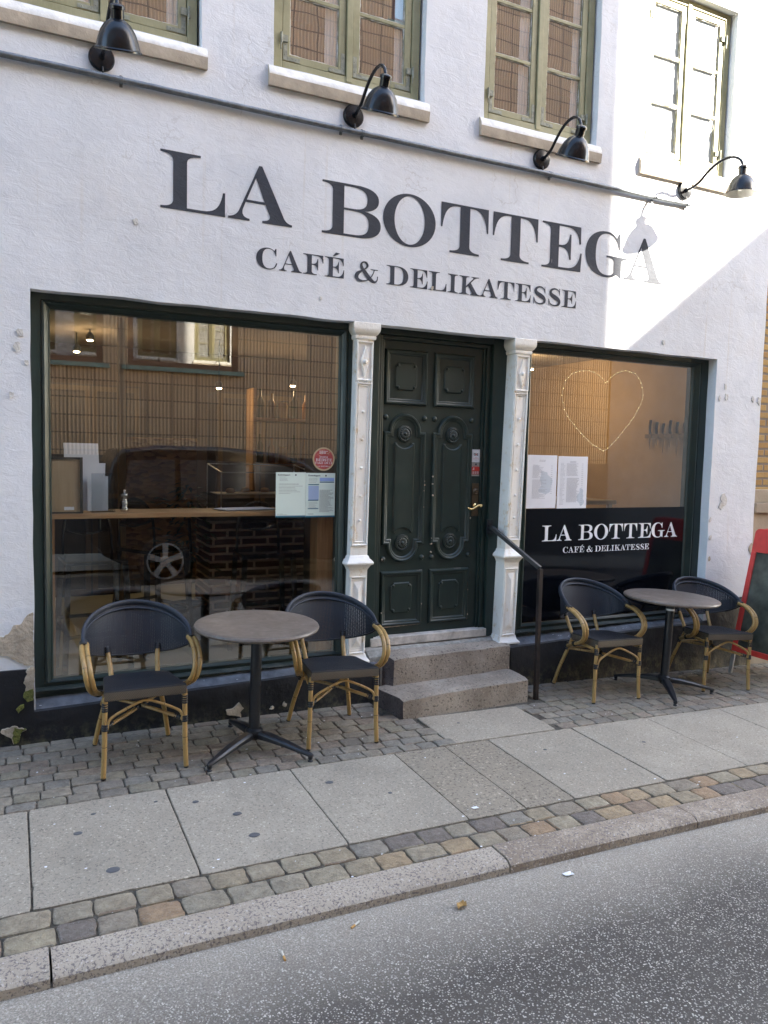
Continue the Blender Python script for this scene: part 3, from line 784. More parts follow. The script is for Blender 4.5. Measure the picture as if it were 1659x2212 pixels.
# plinth -------------------------------------------------------------
bm = bmesh.new()
def led(x): return 0.187 + 0.0215 * x
def plinth_block(x0, x1, z0f, depth, n):
    """black plinth x0..x1, front y -0.018, top at z0f(x), running back to depth"""
    R_ = []
    for k in range(n + 1):
        x = x0 + (x1 - x0) * k / n; zt = z0f(x) + 0.006 * noise.noise((x * 3.3, 0.3, 0.9)); g0 = gz(x) - 0.06
        col = []
        m = 6
        for q in range(m + 1):
            z = g0 + (zt - g0) * q / m
            col.append(bm.verts.new((x, -0.020 + 0.010 * noise.noise((x * 2.2, z * 3.1, 4.4)) - (0.012 if q == 0 else 0) + (0.008 if q == m else 0), z)))
        if depth > 0.05:
            col.append(bm.verts.new((x, 0.004, zt + 0.010))); col.append(bm.verts.new((x, 0.074, zt + 0.058 + 0.004 * noise.noise((x * 7, 2, 2))))); col.append(bm.verts.new((x, depth, zt + 0.060)))
        else:
            col.append(bm.verts.new((x, 0.012, zt + 0.003))); col.append(bm.verts.new((x, depth, zt + 0.012)))
        R_.append(col)
    for k in range(n):
        for q in range(len(R_[0]) - 1):
            f = bm.faces.new((R_[k][q], R_[k + 1][q], R_[k + 1][q + 1], R_[k][q + 1]))
            f.material_index = 1 if q >= len(R_[0]) - 3 and depth > 0.05 else 0
    for Cc in (R_[0], R_[-1]):
        b0 = bm.verts.new((Cc[0].co.x, depth, Cc[0].co.z)); bm.faces.new(Cc + [b0])
plinth_block(X0, 0.102, lambda x: 0.440, 0.02, 60)
plinth_block(0.102, 2.30, led, 0.13, 26)
plinth_block(3.40, 5.50, led, 0.13, 24)
plinth_block(5.50, 6.018, lambda x: 0.468 + 0.06 * (x - 5.5), 0.02, 8)
obj('plinth', bm, [PLINTH, LEDGE], cafe, smooth=True)

# patches of fallen plaster (relief with their own outline)
def patch(bm, pts, y, mi=0, t=0.006, jag=0.35):
    out = []
    n = len(pts)
    for i in range(n):
        p, q = Vector(pts[i]), Vector(pts[(i + 1) % n]); L = (q - p).length; m = max(2, int(L / 0.012))
        nn = Vector((-(q - p).y, (q - p).x)).normalized() if L > 0 else Vector((0, 0))
        for k in range(m):
            c = p.lerp(q, k / m); out.append(c + nn * noise.noise((c.x * 60, c.y * 60, i)) * 0.011 * jag * 2)
    prism(bm, [(c.x, c.y) for c in out], y - t, y + 0.02, mi)
PATCHMATS = [TANP, GREYP, MOSS]
_patch = patch
def patch(bm, pts, y, mi=0, t=0.006, jag=0.35):
    b2 = bmesh.new(); _patch(b2, pts, y, 0, t, jag); obj('moss_patch' if mi == 2 else 'fallen_plaster_patch', b2, PATCHMATS[mi], cafe)
P1 = [(0.104, 0.767), (0.065, 0.746), (0.044, 0.702), (0.003, 0.70), (-0.018, 0.661), (-0.051, 0.638), (-0.10, 0.63), (-0.22, 0.60), (-0.24, 0.55), (-0.1, 0.536), (-0.028, 0.523), (0.012, 0.491), (0.066, 0.463), (0.104, 0.455)]
patch(bm, P1[::-1], -0.001, 0, 0.004)
patch(bm, [(0.09, 0.461), (0.107, 0.45), (0.100, 0.273), (0.067, 0.263), (0.047, 0.293), (0.064, 0.342), (0.048, 0.368), (0.069, 0.417), (0.061, 0.431)], -0.024, 0, 0.006)
patch(bm, [(0.098, 0.33), (0.100, 0.268), (0.067, 0.258), (0.043, 0.290), (0.058, 0.322)], -0.030, 2, 0.005)
patch(bm, [(-0.074, 0.104), (-0.05, 0.114), (-0.001, 0.124), (0.061, 0.094), (0.032, 0.084), (0.023, 0.029), (-0.006, 0.022), (-0.018, 0.054), (-0.042, 0.071)], -0.024, 0, 0.006)
patch(bm, [(-0.001, 0.118), (0.061, 0.096), (0.032, 0.084), (0.023, 0.029), (-0.006, 0.022), (-0.010, 0.06)], -0.030, 2, 0.005)
patch(bm, [(0.011, 0.218), (0.03, 0.244), (0.054, 0.245), (0.05, 0.227), (0.021, 0.196)], -0.024, 2, 0.006)
patch(bm, [(1.218, 0.032), (1.213, 0.059), (1.256, 0.065), (1.298, 0.1), (1.326, 0.061), (1.304, 0.037), (1.31, 0.003), (1.272, 0.019), (1.234, 0.027)], -0.025, 0, 0.005)
patch(bm, [(1.587, 0.045), (1.601, 0.071), (1.618, 0.052), (1.604, 0.031)], -0.025, 0, 0.005)
patch(bm, [(1.50, 0.03), (1.51, 0.05), (1.53, 0.045), (1.525, 0.028)], -0.025, 0, 0.005)
for (x, z, r, mi) in ((4.81, 2.668, .018, 1), (5.552, 2.35, .022, 1), (5.57, 2.26, .03, 1), (5.487, 2.25, .02, 1), (5.903, 2.262, .022, 1), (5.985, 2.25, .03, 1), (5.611, 1.364, .05, 1), (5.58, 1.32, .03, 1), (0.054, 2.331, .020, 1), (0.04, 2.255, .024, 1), (0.085, 2.17, .014, 1), (0.007, 1.987, .018, 1), (1.818, 2.702, .010, 1), (5.47, 1.05, .022, 1), (5.475, 0.86, .02, 0), (5.46, 1.2, .018, 1), (0.67, 3.02, .022, 1), (2.64, 2.86, .012, 0), (5.99, 0.93, .04, 0)):
    pts = []
    for k in range(9):
        a = 2 * PI * k / 9; rr = r * (0.65 + 0.6 * rnd.random()); pts.append((x + rr * 0.8 * math.cos(a), z + rr * 1.15 * math.sin(a)))
    patch(bm, pts, -0.002, mi, 0.003, 0.3)
patch = _patch

# upper windows --------------------------------------------------------
def upper_window(x0, x1, lighted=False):
    Y = 0.058; w = x1 - x0 - 0.03; a = x0 + 0.015; b_ = x1 - 0.015; z0, z1 = 4.092, 5.405
    bm = bmesh.new()
    fs = 0.058
    box(bm, a, a + fs, Y, Y + 0.08, z0, z1); box(bm, b_ - fs, b_, Y, Y + 0.08, z0, z1)
    box(bm, a + fs, b_ - fs, Y, Y + 0.08, z0, z0 + 0.054); box(bm, a + fs, b_ - fs, Y, Y + 0.08, z1 - 0.05, z1)
    m0 = (a + b_) / 2 - 0.021; m1 = m0 + 0.042
    box(bm, m0, m1, Y - 0.006, Y + 0.08, z0 + 0.02, z1 - 0.02)
    win = obj('window', bm, OLIVE, cafe, bevel=0.004)
    for (c0, c1, hs) in ((a + fs + 0.004, m0 - 0.004, -1), (m1 + 0.004, b_ - fs - 0.004, 1)):
        bm = bmesh.new(); yy = Y + 0.008
        zb, zt = z0 + 0.058, z1 - 0.054; st = 0.048
        box(bm, c0, c0 + st, yy, yy + 0.035, zb, zt); box(bm, c1 - st, c1, yy, yy + 0.035, zb, zt)
        box(bm, c0 + st, c1 - st, yy, yy + 0.035, zb, zb + 0.045); box(bm, c0 + st, c1 - st, yy, yy + 0.035, zt - 0.045, zt)
        for zc in (4.565, 4.932): box(bm, c0 + st, c1 - st, yy + 0.004, yy + 0.03, zc - 0.011, zc + 0.011)
        obj('casement', bm, OLIVE, win, bevel=0.003)
        bm = bmesh.new()
        zr = [zb + 0.045, 4.554, 4.576, 4.921, 4.943, zt - 0.045]
        for q in range(3):
            # ragged putty line round each pane
            for (p, r_) in (((c0 + st, zr[2 * q]), (c1 - st, zr[2 * q])), ((c0 + st, zr[2 * q + 1]), (c1 - st, zr[2 * q + 1])), ((c0 + st, zr[2 * q]), (c0 + st, zr[2 * q + 1])), ((c1 - st, zr[2 * q]), (c1 - st, zr[2 * q + 1]))):
                m = 14; cxp, czp = (c0 + c1) / 2, (zr[2 * q] + zr[2 * q + 1]) / 2
                path = []
                for k in range(m + 1):
                    X = p[0] + (r_[0] - p[0]) * k / m; Z = p[1] + (r_[1] - p[1]) * k / m
                    path.append((X + (0.004 if X < cxp else -0.004) * (p[0] == r_[0]), yy + 0.010, Z + (0.004 if Z < czp else -0.004) * (p[1] == r_[1])))
                tube(bm, path, [max(0.0008, 0.0045 * (0.55 + 1.1 * noise.noise((px * 23, 2, pz * 23)))) for px, _, pz in path], 5, True)
        obj('putty', bm, PUTTY, win)
        bm = bmesh.new()
        for q in range(3): box(bm, c0 + st - 0.004, c1 - st + 0.004, yy + 0.016, yy + 0.019, zr[2 * q] - 0.004, zr[2 * q + 1] + 0.004)
        obj('pane', bm, GLASSU, win)
        # angle irons and hinge
        yi = yy - 0.0035
        for (cx, s) in ((c0, 1), (c1, -1)):
            for (cz, t) in ((zb, 1), (zt, -1)):
                bm = bmesh.new(); xa, xb = sorted((cx + s * 0.004, cx + s * 0.030)); xc, xd = sorted((cx + s * 0.031, cx + s * 0.115))
                za, zc2 = sorted((cz + t * 0.006, cz + t * 0.135)); ze, zf = sorted((cz + t * 0.006, cz + t * 0.030))
                box(bm, xa, xb, yi, yi + 0.004, za, zc2); box(bm, xc, xd, yi, yi + 0.004, ze, zf)
                for (sx, sz) in ((cx + s * 0.017, cz + t * 0.10), (cx + s * 0.09, cz + t * 0.018), (cx + s * 0.017, cz + t * 0.04)):
                    lathe(bm, [(0.0045, 0), (0.003, 0.002), (0, 0.0025)], (sx, yi, sz), (0, -1, 0), 8)
                obj('corner_iron', bm, HINGE, win)
        hx = c0 - 0.012 if hs < 0 else c1 + 0.012
        for hz in (zb + 0.13, zt - 0.15):
            bm = bmesh.new(); tube(bm, [(hx, Y - 0.010, hz - 0.035), (hx, Y - 0.010, hz + 0.03)], 0.008, 8)
            xa, xb = sorted((hx, hx - hs * 0.045)); box(bm, xa, xb, Y - 0.004, Y + 0.0045, hz - 0.018, hz + 0.022)
            tube(bm, smooth_path([(hx, Y - 0.012, hz - 0.03), (hx - 0.006, Y - 0.016, hz - 0.05), (hx - 0.004, Y - 0.014, hz - 0.075)], 4), 0.004, 6)
            obj('hinge', bm, HINGE, win)
    # curtain and dark room behind
    bm = bmesh.new()
    for (c0, c1) in ((m0 - 0.135, m0 - 0.012), (b_ - 0.17, b_ - 0.055)) if not lighted else ((a, m0 + 0.06), (m1 + 0.05, b_)):
        n = 16; g = []
        for k in range(n + 1):
            X = c0 + (c1 - c0) * k / n; Yc = 0.104 + 0.006 * math.sin(k * 2.1)
            g.append((bm.verts.new((X, Yc, z0)), bm.verts.new((X, Yc, z1))))
        for k in range(n): bm.faces.new((g[k][0], g[k + 1][0], g[k + 1][1], g[k][1]))
    obj('curtain', bm, CURTAIN, win, smooth='all')
    if lighted:  # white slats added close behind the panes so the sun bleaches them
        bm = bmesh.new()
        for k in range(40):
            zz = z0 + 0.03 + k * 0.032; box(bm, a + 0.03, b_ - 0.03, Y + 0.034 + 0.002 * math.sin(k * 1.7), Y + 0.037 + 0.002 * math.sin(k * 1.7), zz, zz + 0.0318)
        obj('white_backing', bm, CURTAIN, win)
    # sill
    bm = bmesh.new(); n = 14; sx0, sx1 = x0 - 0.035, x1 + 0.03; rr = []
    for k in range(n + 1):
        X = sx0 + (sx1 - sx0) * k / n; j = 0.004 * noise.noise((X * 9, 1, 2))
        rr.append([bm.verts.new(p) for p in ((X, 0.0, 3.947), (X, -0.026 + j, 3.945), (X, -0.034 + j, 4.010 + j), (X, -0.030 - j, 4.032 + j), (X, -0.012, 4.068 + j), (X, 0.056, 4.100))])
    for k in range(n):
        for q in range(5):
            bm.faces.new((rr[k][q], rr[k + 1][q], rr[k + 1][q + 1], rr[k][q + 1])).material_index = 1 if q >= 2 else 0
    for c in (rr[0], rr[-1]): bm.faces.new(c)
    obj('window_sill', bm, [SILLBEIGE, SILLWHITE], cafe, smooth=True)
for a, b_ in WIN + [(-2.1, -1.05), (-3.6, -2.55)]: upper_window(a, b_, a > 4)
bm = bmesh.new()
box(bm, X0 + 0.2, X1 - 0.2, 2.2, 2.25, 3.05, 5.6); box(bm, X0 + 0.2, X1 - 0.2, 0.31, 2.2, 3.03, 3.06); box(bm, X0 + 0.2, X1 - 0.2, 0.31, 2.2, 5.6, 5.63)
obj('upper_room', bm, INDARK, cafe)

# shop windows ---------------------------------------------------------
YF, YG = 0.088, 0.120
def shop_window(x0, x1, z0, z1, gx0, gx1, gz0, gz1):
    bm = bmesh.new()
    outer = rect(x0, x1, z0, z1)
    ins = [gx0 - x0, x1 - gx1, gz0 - z0, z1 - gz1]
    def loop(t, y):   # t 0 outer .. 1 glass
        return [bm.verts.new((x0 + ins[0] * t, y, z0 + ins[2] * t)), bm.verts.new((x1 - ins[1] * t, y, z0 + ins[2] * t)), bm.verts.new((x1 - ins[1] * t, y, z1 - ins[3] * t)), bm.verts.new((x0 + ins[0] * t, y, z1 - ins[3] * t))]
    prof = [(0, YG + 0.06), (0, YF), (0.50, YF), (0.52, YF + 0.006), (0.56, YF + 0.006), (0.58, YF - 0.004), (0.68, YF - 0.010), (0.80, YF + 0.002), (0.88, YF + 0.014), (0.94, YF + 0.016), (1.0, YG - 0.001), (1.0, YG + 0.05)]
    L = [loop(t, y) for t, y in prof]
    for A, B in zip(L, L[1:]):
        for i in range(4): bm.faces.new((A[i], A[(i + 1) % 4], B[(i + 1) % 4], B[i]))
    fr = obj('shop_window', bm, GREEN, cafe)
    bm = bmesh.new(); box(bm, gx0 - 0.008, gx1 + 0.008, YG, YG + 0.006, gz0 - 0.008, gz1 + 0.008); obj('glass', bm, GLASS, fr)
    return fr
swL = shop_window(0.110, 2.115, 0.300, 2.590, 0.212, 2.000, 0.338, 2.492)
swR = shop_window(3.490, 5.452, 0.368, 2.600, 3.585, 5.275, 0.408, 2.505)
# weathered wooden sills under the shop windows
for (x0, x1, zt, par) in ((0.112, 2.10, 0.300, swL), (3.49, 5.45, 0.368, swR)):
    bm = bmesh.new(); n = 40; rr = []
    for k in range(n + 1):
        X = x0 + (x1 - x0) * k / n; zb = led(X) + 0.060; j = 0.004 * noise.noise((X * 14, 3, 1)); zt2 = zt + 0.004
        rr.append([bm.verts.new(p) for p in ((X, YG, zt2), (X, YF - 0.020, zt2 - 0.004), (X, YF - 0.040 + j, zt2 - 0.018 + j), (X, YF - 0.034 + j, (zt2 + zb) / 2), (X, YF - 0.022 + j * 2, zb + 0.012), (X, YF - 0.018, zb - 0.01))])
    for k in range(n):
        for q in range(5): bm.faces.new((rr[k][q], rr[k + 1][q], rr[k + 1][q + 1], rr[k][q + 1]))
    bm.faces.new(rr[0]); bm.faces.new(rr[-1])
    obj('wooden_sill', bm, ROTTEN, par, smooth=True)

# cast iron columns ------------------------------------------------------
def column(x0, xb0, label):
    """x0: left edge of the upper shaft, xb0: left edge at the foot"""
    w = 0.130; y0 = 0.030; d = 0.135; zb = 0.262 if x0 < 3 else 0.285
    def sq(o, z, lean): return [(x0 + lean - o, y0 - o, z), (x0 + lean + w + o, y0 - o, z), (x0 + lean + w + o, y0 + d, z), (x0 + lean - o, y0 + d, z)]
    L = xb0 - x0
    prof = [(0.030, zb), (0.030, zb + 0.014), (0.012, zb + 0.035), (0.006, zb + 0.060), (0.002, zb + 0.062), (0.002, 0.905), (0.004, 0.912), (0.010, 0.925), (0.020, 0.942), (0.034, 0.950), (0.036, 0.962), (0.030, 0.972), (0.012, 0.990), (0.008, 1.004), (0.0, 1.012), (0.0, 2.470), (0.010, 2.474), (0.013, 2.490), (0.010, 2.498), (0.022, 2.512), (0.032, 2.530), (0.034, 2.545), (0.033, 2.582)]
    bm = bmesh.new(); rings = []
    for o, z in prof:
        t = L * (1 - (z - zb) / 2.3)
        rings.append([bm.verts.new(p) for p in sq(o, z, t)])
    for A, B in zip(rings, rings[1:]):
        for i in range(4): bm.faces.new((A[i], A[(i + 1) % 4], B[(i + 1) % 4], B[i]))
    bm.faces.new(rings[0][::-1]); bm.faces.new(rings[-1])
    col = obj('column', bm, CASTIRON, cafe, smooth=True, bevel=0.003); col['label'] = label
    bm = bmesh.new()
    def lx(u, z): return x0 + L * (1 - (z - zb) / 2.3) + u
    def frame(u0, u1, za, zc, t=0.014, h=0.011):
        pl = [(lx(u0, za), za), (lx(u1, za), za), (lx(u1, zc), zc), (lx(u0, zc), zc)]
        moulding(bm, pl, [(0, -0.002), (0.002, h), (t * 0.6, h), (t, -0.002)], y0)
    frame(0.004, 0.126, 2.198, 2.462); frame(0.004, 0.126, 1.078, 2.186); frame(0.024, 0.106, 1.10, 2.168, 0.010, 0.005)
    frame(0.004, 0.126, zb + 0.065, 0.868); frame(0.014, 0.116, zb + 0.085, 0.848, 0.008, 0.004)
    # beads down both sides of the shaft
    z = 1.085
    while z < 2.18:
        for u in (0.010, 0.120):
            X = lx(u, z); lathe(bm, [(0.0068, -0.003), (0.0064, 0.004), (0.004, 0.0075), (0, 0.0085)], (X, y0, z), (0, -1, 0), 6)
        z += 0.0165
    # rope beads under the diamond and at the foot of the shaft
    for zz in (2.192, 1.082):
        for k in range(8): lathe(bm, [(0.007, -0.003), (0.006, 0.005), (0, 0.010)], (lx(0.018 + k * 0.0135, zz), y0, zz), (0, -1, 0), 6)
    # diamond with boss
    cz = 2.325; cxx = lx(0.065, cz)
    v = [bm.verts.new((cxx + px, y0 + 0.001, cz + pz)) for px, pz in ((0, -0.115), (0.036, 0), (0, 0.115), (-0.036, 0))]
    v2 = [bm.verts.new((cxx + px * 0.75, y0 - 0.012, cz + pz * 0.8)) for px, pz in ((0, -0.115), (0.036, 0), (0, 0.115), (-0.036, 0))]
    for i in range(4): bm.faces.new((v[i], v[(i + 1) % 4], v2[(i + 1) % 4], v2[i]))
    bm.faces.new(v2)
    for (zz, r_) in ((cz, 0.015), (1.99, 0.011), (1.80, 0.011), (1.61, 0.011), (1.42, 0.011), (1.25, 0.011)):
        yy = y0 - (0.011 if zz == cz else 0.001)
        lathe(bm, [(r_, 0), (r_ * 0.9, r_ * 0.5), (r_ * 0.55, r_ * 0.85), (0, r_ * 0.95)], (lx(0.065, zz), yy, zz), (0, -1, 0), 12)
    # pyramid panel on the pedestal
    za, zc = zb + 0.105, 0.835
    o = [bm.verts.new((lx(u, z), y0 - 0.001, z)) for u, z in ((0.026, za), (0.104, za), (0.104, zc), (0.026, zc))]
    i_ = [bm.verts.new((lx(0.065, z), y0 - 0.013, z)) for z in (za + 0.06, zc - 0.06)]
    bm.faces.new((o[0], o[1], i_[0])); bm.faces.new((o[1], o[2], i_[1], i_[0])); bm.faces.new((o[2], o[3], i_[1])); bm.faces.new((o[3], o[0], i_[0], i_[1]))
    obj('column_relief', bm, CASTIRON, col)
column(2.091, 2.066, 'rust spotted cast iron column left of the green door')
column(3.383, 3.330, 'rust spotted cast iron column right of the green door')

# door ---------------------------------------------------------------------
YD = 0.200
bm = bmesh.new()
box(bm, 2.372, 3.205, YD, YD + 0.05, 0.392, 2.515)
door = obj('door', bm, GREEN, cafe, bevel=0.002); door['label'] = 'dark green panelled shop door with studs and round rosettes'
PROF = [(-0.001, -0.002), (0.0, 0.004), (0.004, 0.014), (0.010, 0.020), (0.018, 0.020), (0.024, 0.013), (0.028, 0.011), (0.034, 0.011), (0.040, 0.002), (0.046, -0.001)]
def arc(cx, cz, r, a0, a1, n): return [(cx + r * math.cos(R(a0 + (a1 - a0) * k / n)), cz + r * math.sin(R(a0 + (a1 - a0) * k / n))) for k in range(n + 1)]
for dx in (0.0, 0.402):
    cx = 2.557 + dx; x0, x1 = cx - 0.172, cx + 0.172
    for (za, zc, pa, pc) in ((2.060, 2.452, 2.165, 2.362), (0.455, 0.862, 0.550, 0.775)):
        bm = bmesh.new(); moulding(bm, rect(x0, x1, za, zc), PROF, YD)
        obj('panel_moulding', bm, GREEN, door, smooth=True)
        bm = bmesh.new(); u, v = 0.088, 0.03
        pl = []
        for (sx, sz, a0) in ((-1, -1, 90), (1, -1, 180), (1, 1, 270), (-1, 1, 0)):
            ccx = cx + sx * u; ccz = pa if sz < 0 else pc
            seg = arc(ccx, ccz, 0.024, a0 + 0, a0 - 90, 4)
            pl += seg
        moulding(bm, pl, [(0, -0.001), (0.0, 0.004), (0.006, 0.010), (0.010, 0.010)], YD, fill=True)
        for sx in (-1, 1):
            for zz in (pa + 0.022, pc - 0.022): lathe(bm, [(0.012, 0.009), (0.011, 0.015), (0.006, 0.019), (0, 0.020)], (cx + sx * (u - 0.022), YD, zz), (0, -1, 0), 12)
        obj('raised_plate', bm, GREEN, door, smooth=True)
    # tall panel with round heads
    zt, zb_ = 1.872, 1.052; r = 0.130
    pl = [(x0, zb_), (cx - r, zb_)] + arc(cx, zb_, r, 180, 360, 16)[1:-1] + [(cx + r, zb_), (x1, zb_), (x1, zt), (cx + r, zt)] + arc(cx, zt, r, 0, 180, 16)[1:-1] + [(cx - r, zt), (x0, zt)]
    bm = bmesh.new(); moulding(bm, pl, PROF, YD); obj('panel_moulding', bm, GREEN, door, smooth=True)
    bm = bmesh.new(); w = 0.082; e = 0.014
    fld = [(cx - w, 1.135)] + [(cx - w + 0.024, 1.135)] + arc(cx, 1.095, 0.078, 140, 40, 8) + [(cx + w - 0.024, 1.135), (cx + w, 1.135), (cx + w, 1.792), (cx + w - 0.024, 1.792)] + arc(cx, 1.832, 0.078, -40, -140, 8) + [(cx - w + 0.024, 1.792), (cx - w, 1.792)]
    moulding(bm, fld, [(0, -0.001), (0.0, 0.003), (0.008, 0.010), (0.012, 0.010)], YD, fill=True)
    obj('raised_plate', bm, GREEN, door, smooth=True)
    for zc in (1.856, 1.066):
        bm = bmesh.new(); SG = 64
        pr = [(0.061, -0.001), (0.061, 0.006), (0.0585, 0.011), (0.055, 0.009), (0.052, 0.010), (0.048, 0.014), (0.044, 0.012), (0.043, 0.006), (0.040, 0.008), (0.034, 0.012), (0.024, 0.014), (0.016, 0.011), (0.013, 0.012), (0.010, 0.018), (0.005, 0.021), (0, 0.022)]
        def md(j, r_, th):
            if j in (1, 2, 3): return 0.0025 * math.cos(th * 32)
            if j in (8, 9, 10, 11): return 0.004 * abs(math.cos(th * 8)) - 0.002
            return 0
        lathe(bm, pr, (cx, YD, zc), (0, -1, 0), SG, 0, md)
        obj('rosette', bm, GREEN, door, smooth='all')
for (x, z) in ((2.402, 1.972), (2.716, 1.972), (2.800, 1.972), (3.118, 1.973), (2.404, 0.952), (2.722, 0.953), (2.806, 0.953), (3.124, 0.957)):
    bm = bmesh.new(); lathe(bm, [(0.0205, -0.001), (0.020, 0.004), (0.0165, 0.011), (0.009, 0.0165), (0, 0.018)], (x, YD, z), (0, -1, 0), 18)
    obj('stud', bm, GREEN, door, smooth='all')
# chipped paint on the lower panels
bm = bmesh.new()
def chip(pts, y, t=0.0012): patch(bm, pts, y, 0, t, 0.12)
chip([(2.392, 0.448), (2.392, 0.462), (2.55, 0.463), (2.63, 0.466), (2.724, 0.466), (2.724, 0.456), (2.60, 0.452), (2.50, 0.449)], YD - 0.006)
chip([(2.387, 0.455), (2.395, 0.455), (2.395, 0.52), (2.387, 0.515)], YD - 0.006)
chip([(2.389, 0.60), (2.396, 0.61), (2.396, 0.67), (2.389, 0.66)], YD - 0.006)
chip([(2.388, 0.78), (2.395, 0.78), (2.395, 0.858), (2.388, 0.85)], YD - 0.006)
chip([(2.66, 0.846), (2.725, 0.848), (2.725, 0.861), (2.68, 0.860)], YD - 0.010)
chip([(2.99, 0.848), (3.07, 0.851), (3.06, 0.860), (3.0, 0.860)], YD - 0.010)
for _ in range(16):
    x = rnd.choice([2.392, 2.722, 2.794, 3.124]) + rnd.uniform(-.003, .003); z = rnd.uniform(0.5, 1.75); r = rnd.uniform(0.002, 0.005)
    patch(bm, [(x + r * math.cos(2 * PI * k / 6), z + r * 1.5 * math.sin(2 * PI * k / 6)) for k in range(6)], YD - 0.0185, 0, 0.002, 0.05)
obj('chipped_paint', bm, CHIPW, door)
# lock plate, cylinder, lever handle
bm = bmesh.new(); box(bm, 3.142, 3.202, YD - 0.006, YD + 0.0, 1.252, 1.502)
lathe(bm, [(0.026, 0), (0.026, 0.006), (0.020, 0.014), (0.014, 0.016), (0.012, 0.012), (0, 0.012)], (3.172, YD - 0.006, 1.438), (0, -1, 0), 20)
lp = obj('lock_plate', bm, BRONZE, door, smooth=True, bevel=0.0015)
bm = bmesh.new()
lathe(bm, [(0.022, 0), (0.021, 0.006), (0.011, 0.014), (0.010, 0.040), (0, 0.040)], (3.172, YD - 0.006, 1.330), (0, -1, 0), 16)
tube(bm, smooth_path([(3.196, YD - 0.046, 1.334), (3.180, YD - 0.048, 1.338), (3.155, YD - 0.048, 1.326), (3.125, YD - 0.048, 1.310), (3.100, YD - 0.048, 1.310), (3.082, YD - 0.048, 1.322)], 6), [0.012] * 3 + [0.0085] * 26 + [0.006, 0.004], 10)
lathe(bm, [(0, -0.012), (0.012, -0.006), (0.014, 0), (0.012, 0.006), (0, 0.012)], (3.196, YD - 0.046, 1.334), (0, 1, 0), 14)
obj('handle', bm, BRASS, door, smooth=True)
# frame round the door
bm = bmesh.new(); YC = 0.140
box(bm, 2.200, 2.318, YC, 0.27, 0.330, 2.60); box(bm, 3.262, 3.425, YC, 0.27, 0.330, 2.60)
box(bm, 2.318, 3.262, YC, 0.27, 2.540, 2.60)
box(bm, 2.318, 2.352, YC + 0.030, 0.26, 0.392, 2.54); box(bm, 3.222, 3.262, YC + 0.030, 0.26, 0.392, 2.54); box(bm, 2.352, 3.222, YC + 0.030, 0.26, 2.512, 2.54)
box(bm, 2.352, 2.374, YC + 0.045, 0.26, 0.392, 2.512); box(bm, 3.203, 3.222, YC + 0.045, 0.26, 0.392, 2.512)
box(bm, 2.060, 2.200, 0.10, 0.27, 0.262, 2.60); box(bm, 3.425, 3.500, 0.10, 0.27, 0.31, 2.60)
obj('door_frame', bm, GREEN, cafe, bevel=0.003)
bm = bmesh.new(); box(bm, 2.290, 3.268, 0.128, 0.268, 0.330, 0.392)
obj('threshold', bm, THRESH, cafe, bevel=0.006, seg=3)

# ================================================================== STEPS AND RAIL
steps = thing('stone_steps', 'two worn granite steps leading up to the green door', 'steps', (0, 0, 0))
def rough_block(bm, c8, nx=26, ny=7, nz=5, amp=0.007, rnd_top=0.012, mside=1, seed=0):
    """block from 8 corners (bottom ring, top ring) with worn, wavy faces; corners given x,y,z"""
    P = [Vector(p) for p in c8]
    def tri(u, v, w):
        a = P[0].lerp(P[1], u); b_ = P[3].lerp(P[2], u); c = P[4].lerp(P[5], u); d = P[7].lerp(P[6], u)
        p = a.lerp(b_, v).lerp(c.lerp(d, v), w)
        # wear the front top arris and the ends down
        e = 0.0
        if w > 0.999: e = rnd_top * (max(0, 1 - v * 9) ** 2 + 0.5 * max(0, 1 - (1 - u) * 18) ** 2 + 0.6 * max(0, 1 - u * 14) ** 2)
        n_ = Vector((noise.noise((p.x * 5 + seed, p.y * 5, p.z * 5)), noise.noise((p.x * 5, p.y * 5 + 9, p.z * 5 + seed)), noise.noise((p.x * 5 + 4, p.y * 5, p.z * 5 + 7)))) * amp
        n2 = Vector((noise.noise((p.x * 18, p.y * 18, p.z * 18 + seed)), noise.noise((p.x * 18, p.y * 18 + 9, p.z * 18)), noise.noise((p.x * 18 + 4, p.y * 18, p.z * 18 + 7)))) * amp * 0.4
        return p + n_ + n2 - Vector((0, 0, e))
    vv = {}
    def V(i, j, k):
        if (i, j, k) not in vv: vv[(i, j, k)] = bm.verts.new(tri(i / nx, j / ny, k / nz))
        return vv[(i, j, k)]
    for i in range(nx):
        for k in range(nz): bm.faces.new((V(i, 0, k), V(i + 1, 0, k), V(i + 1, 0, k + 1), V(i, 0, k + 1))); bm.faces.new((V(i, ny, k), V(i, ny, k + 1), V(i + 1, ny, k + 1), V(i + 1, ny, k)))
        for j in range(ny): bm.faces.new((V(i, j, nz), V(i + 1, j, nz), V(i + 1, j + 1, nz), V(i, j + 1, nz)))
    for j in range(ny):
        for k in range(nz):
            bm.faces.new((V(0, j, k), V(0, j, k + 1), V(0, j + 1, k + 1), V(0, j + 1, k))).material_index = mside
            bm.faces.new((V(nx, j, k), V(nx, j + 1, k), V(nx, j + 1, k + 1), V(nx, j, k + 1)))
bm = bmesh.new()
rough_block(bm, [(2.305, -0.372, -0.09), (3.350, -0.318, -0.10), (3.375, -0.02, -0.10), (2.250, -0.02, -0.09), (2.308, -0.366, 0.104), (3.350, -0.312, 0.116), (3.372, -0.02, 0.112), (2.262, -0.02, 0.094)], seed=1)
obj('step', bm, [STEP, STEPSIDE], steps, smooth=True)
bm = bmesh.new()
rough_block(bm, [(2.372, -0.072, -0.08), (3.372, -0.055, -0.08), (3.376, 0.145, -0.08), (2.238, 0.130, -0.08), (2.385, -0.066, 0.298), (3.366, -0.050, 0.300), (3.376, 0.145, 0.306), (2.245, 0.130, 0.318)], seed=5, nz=7)
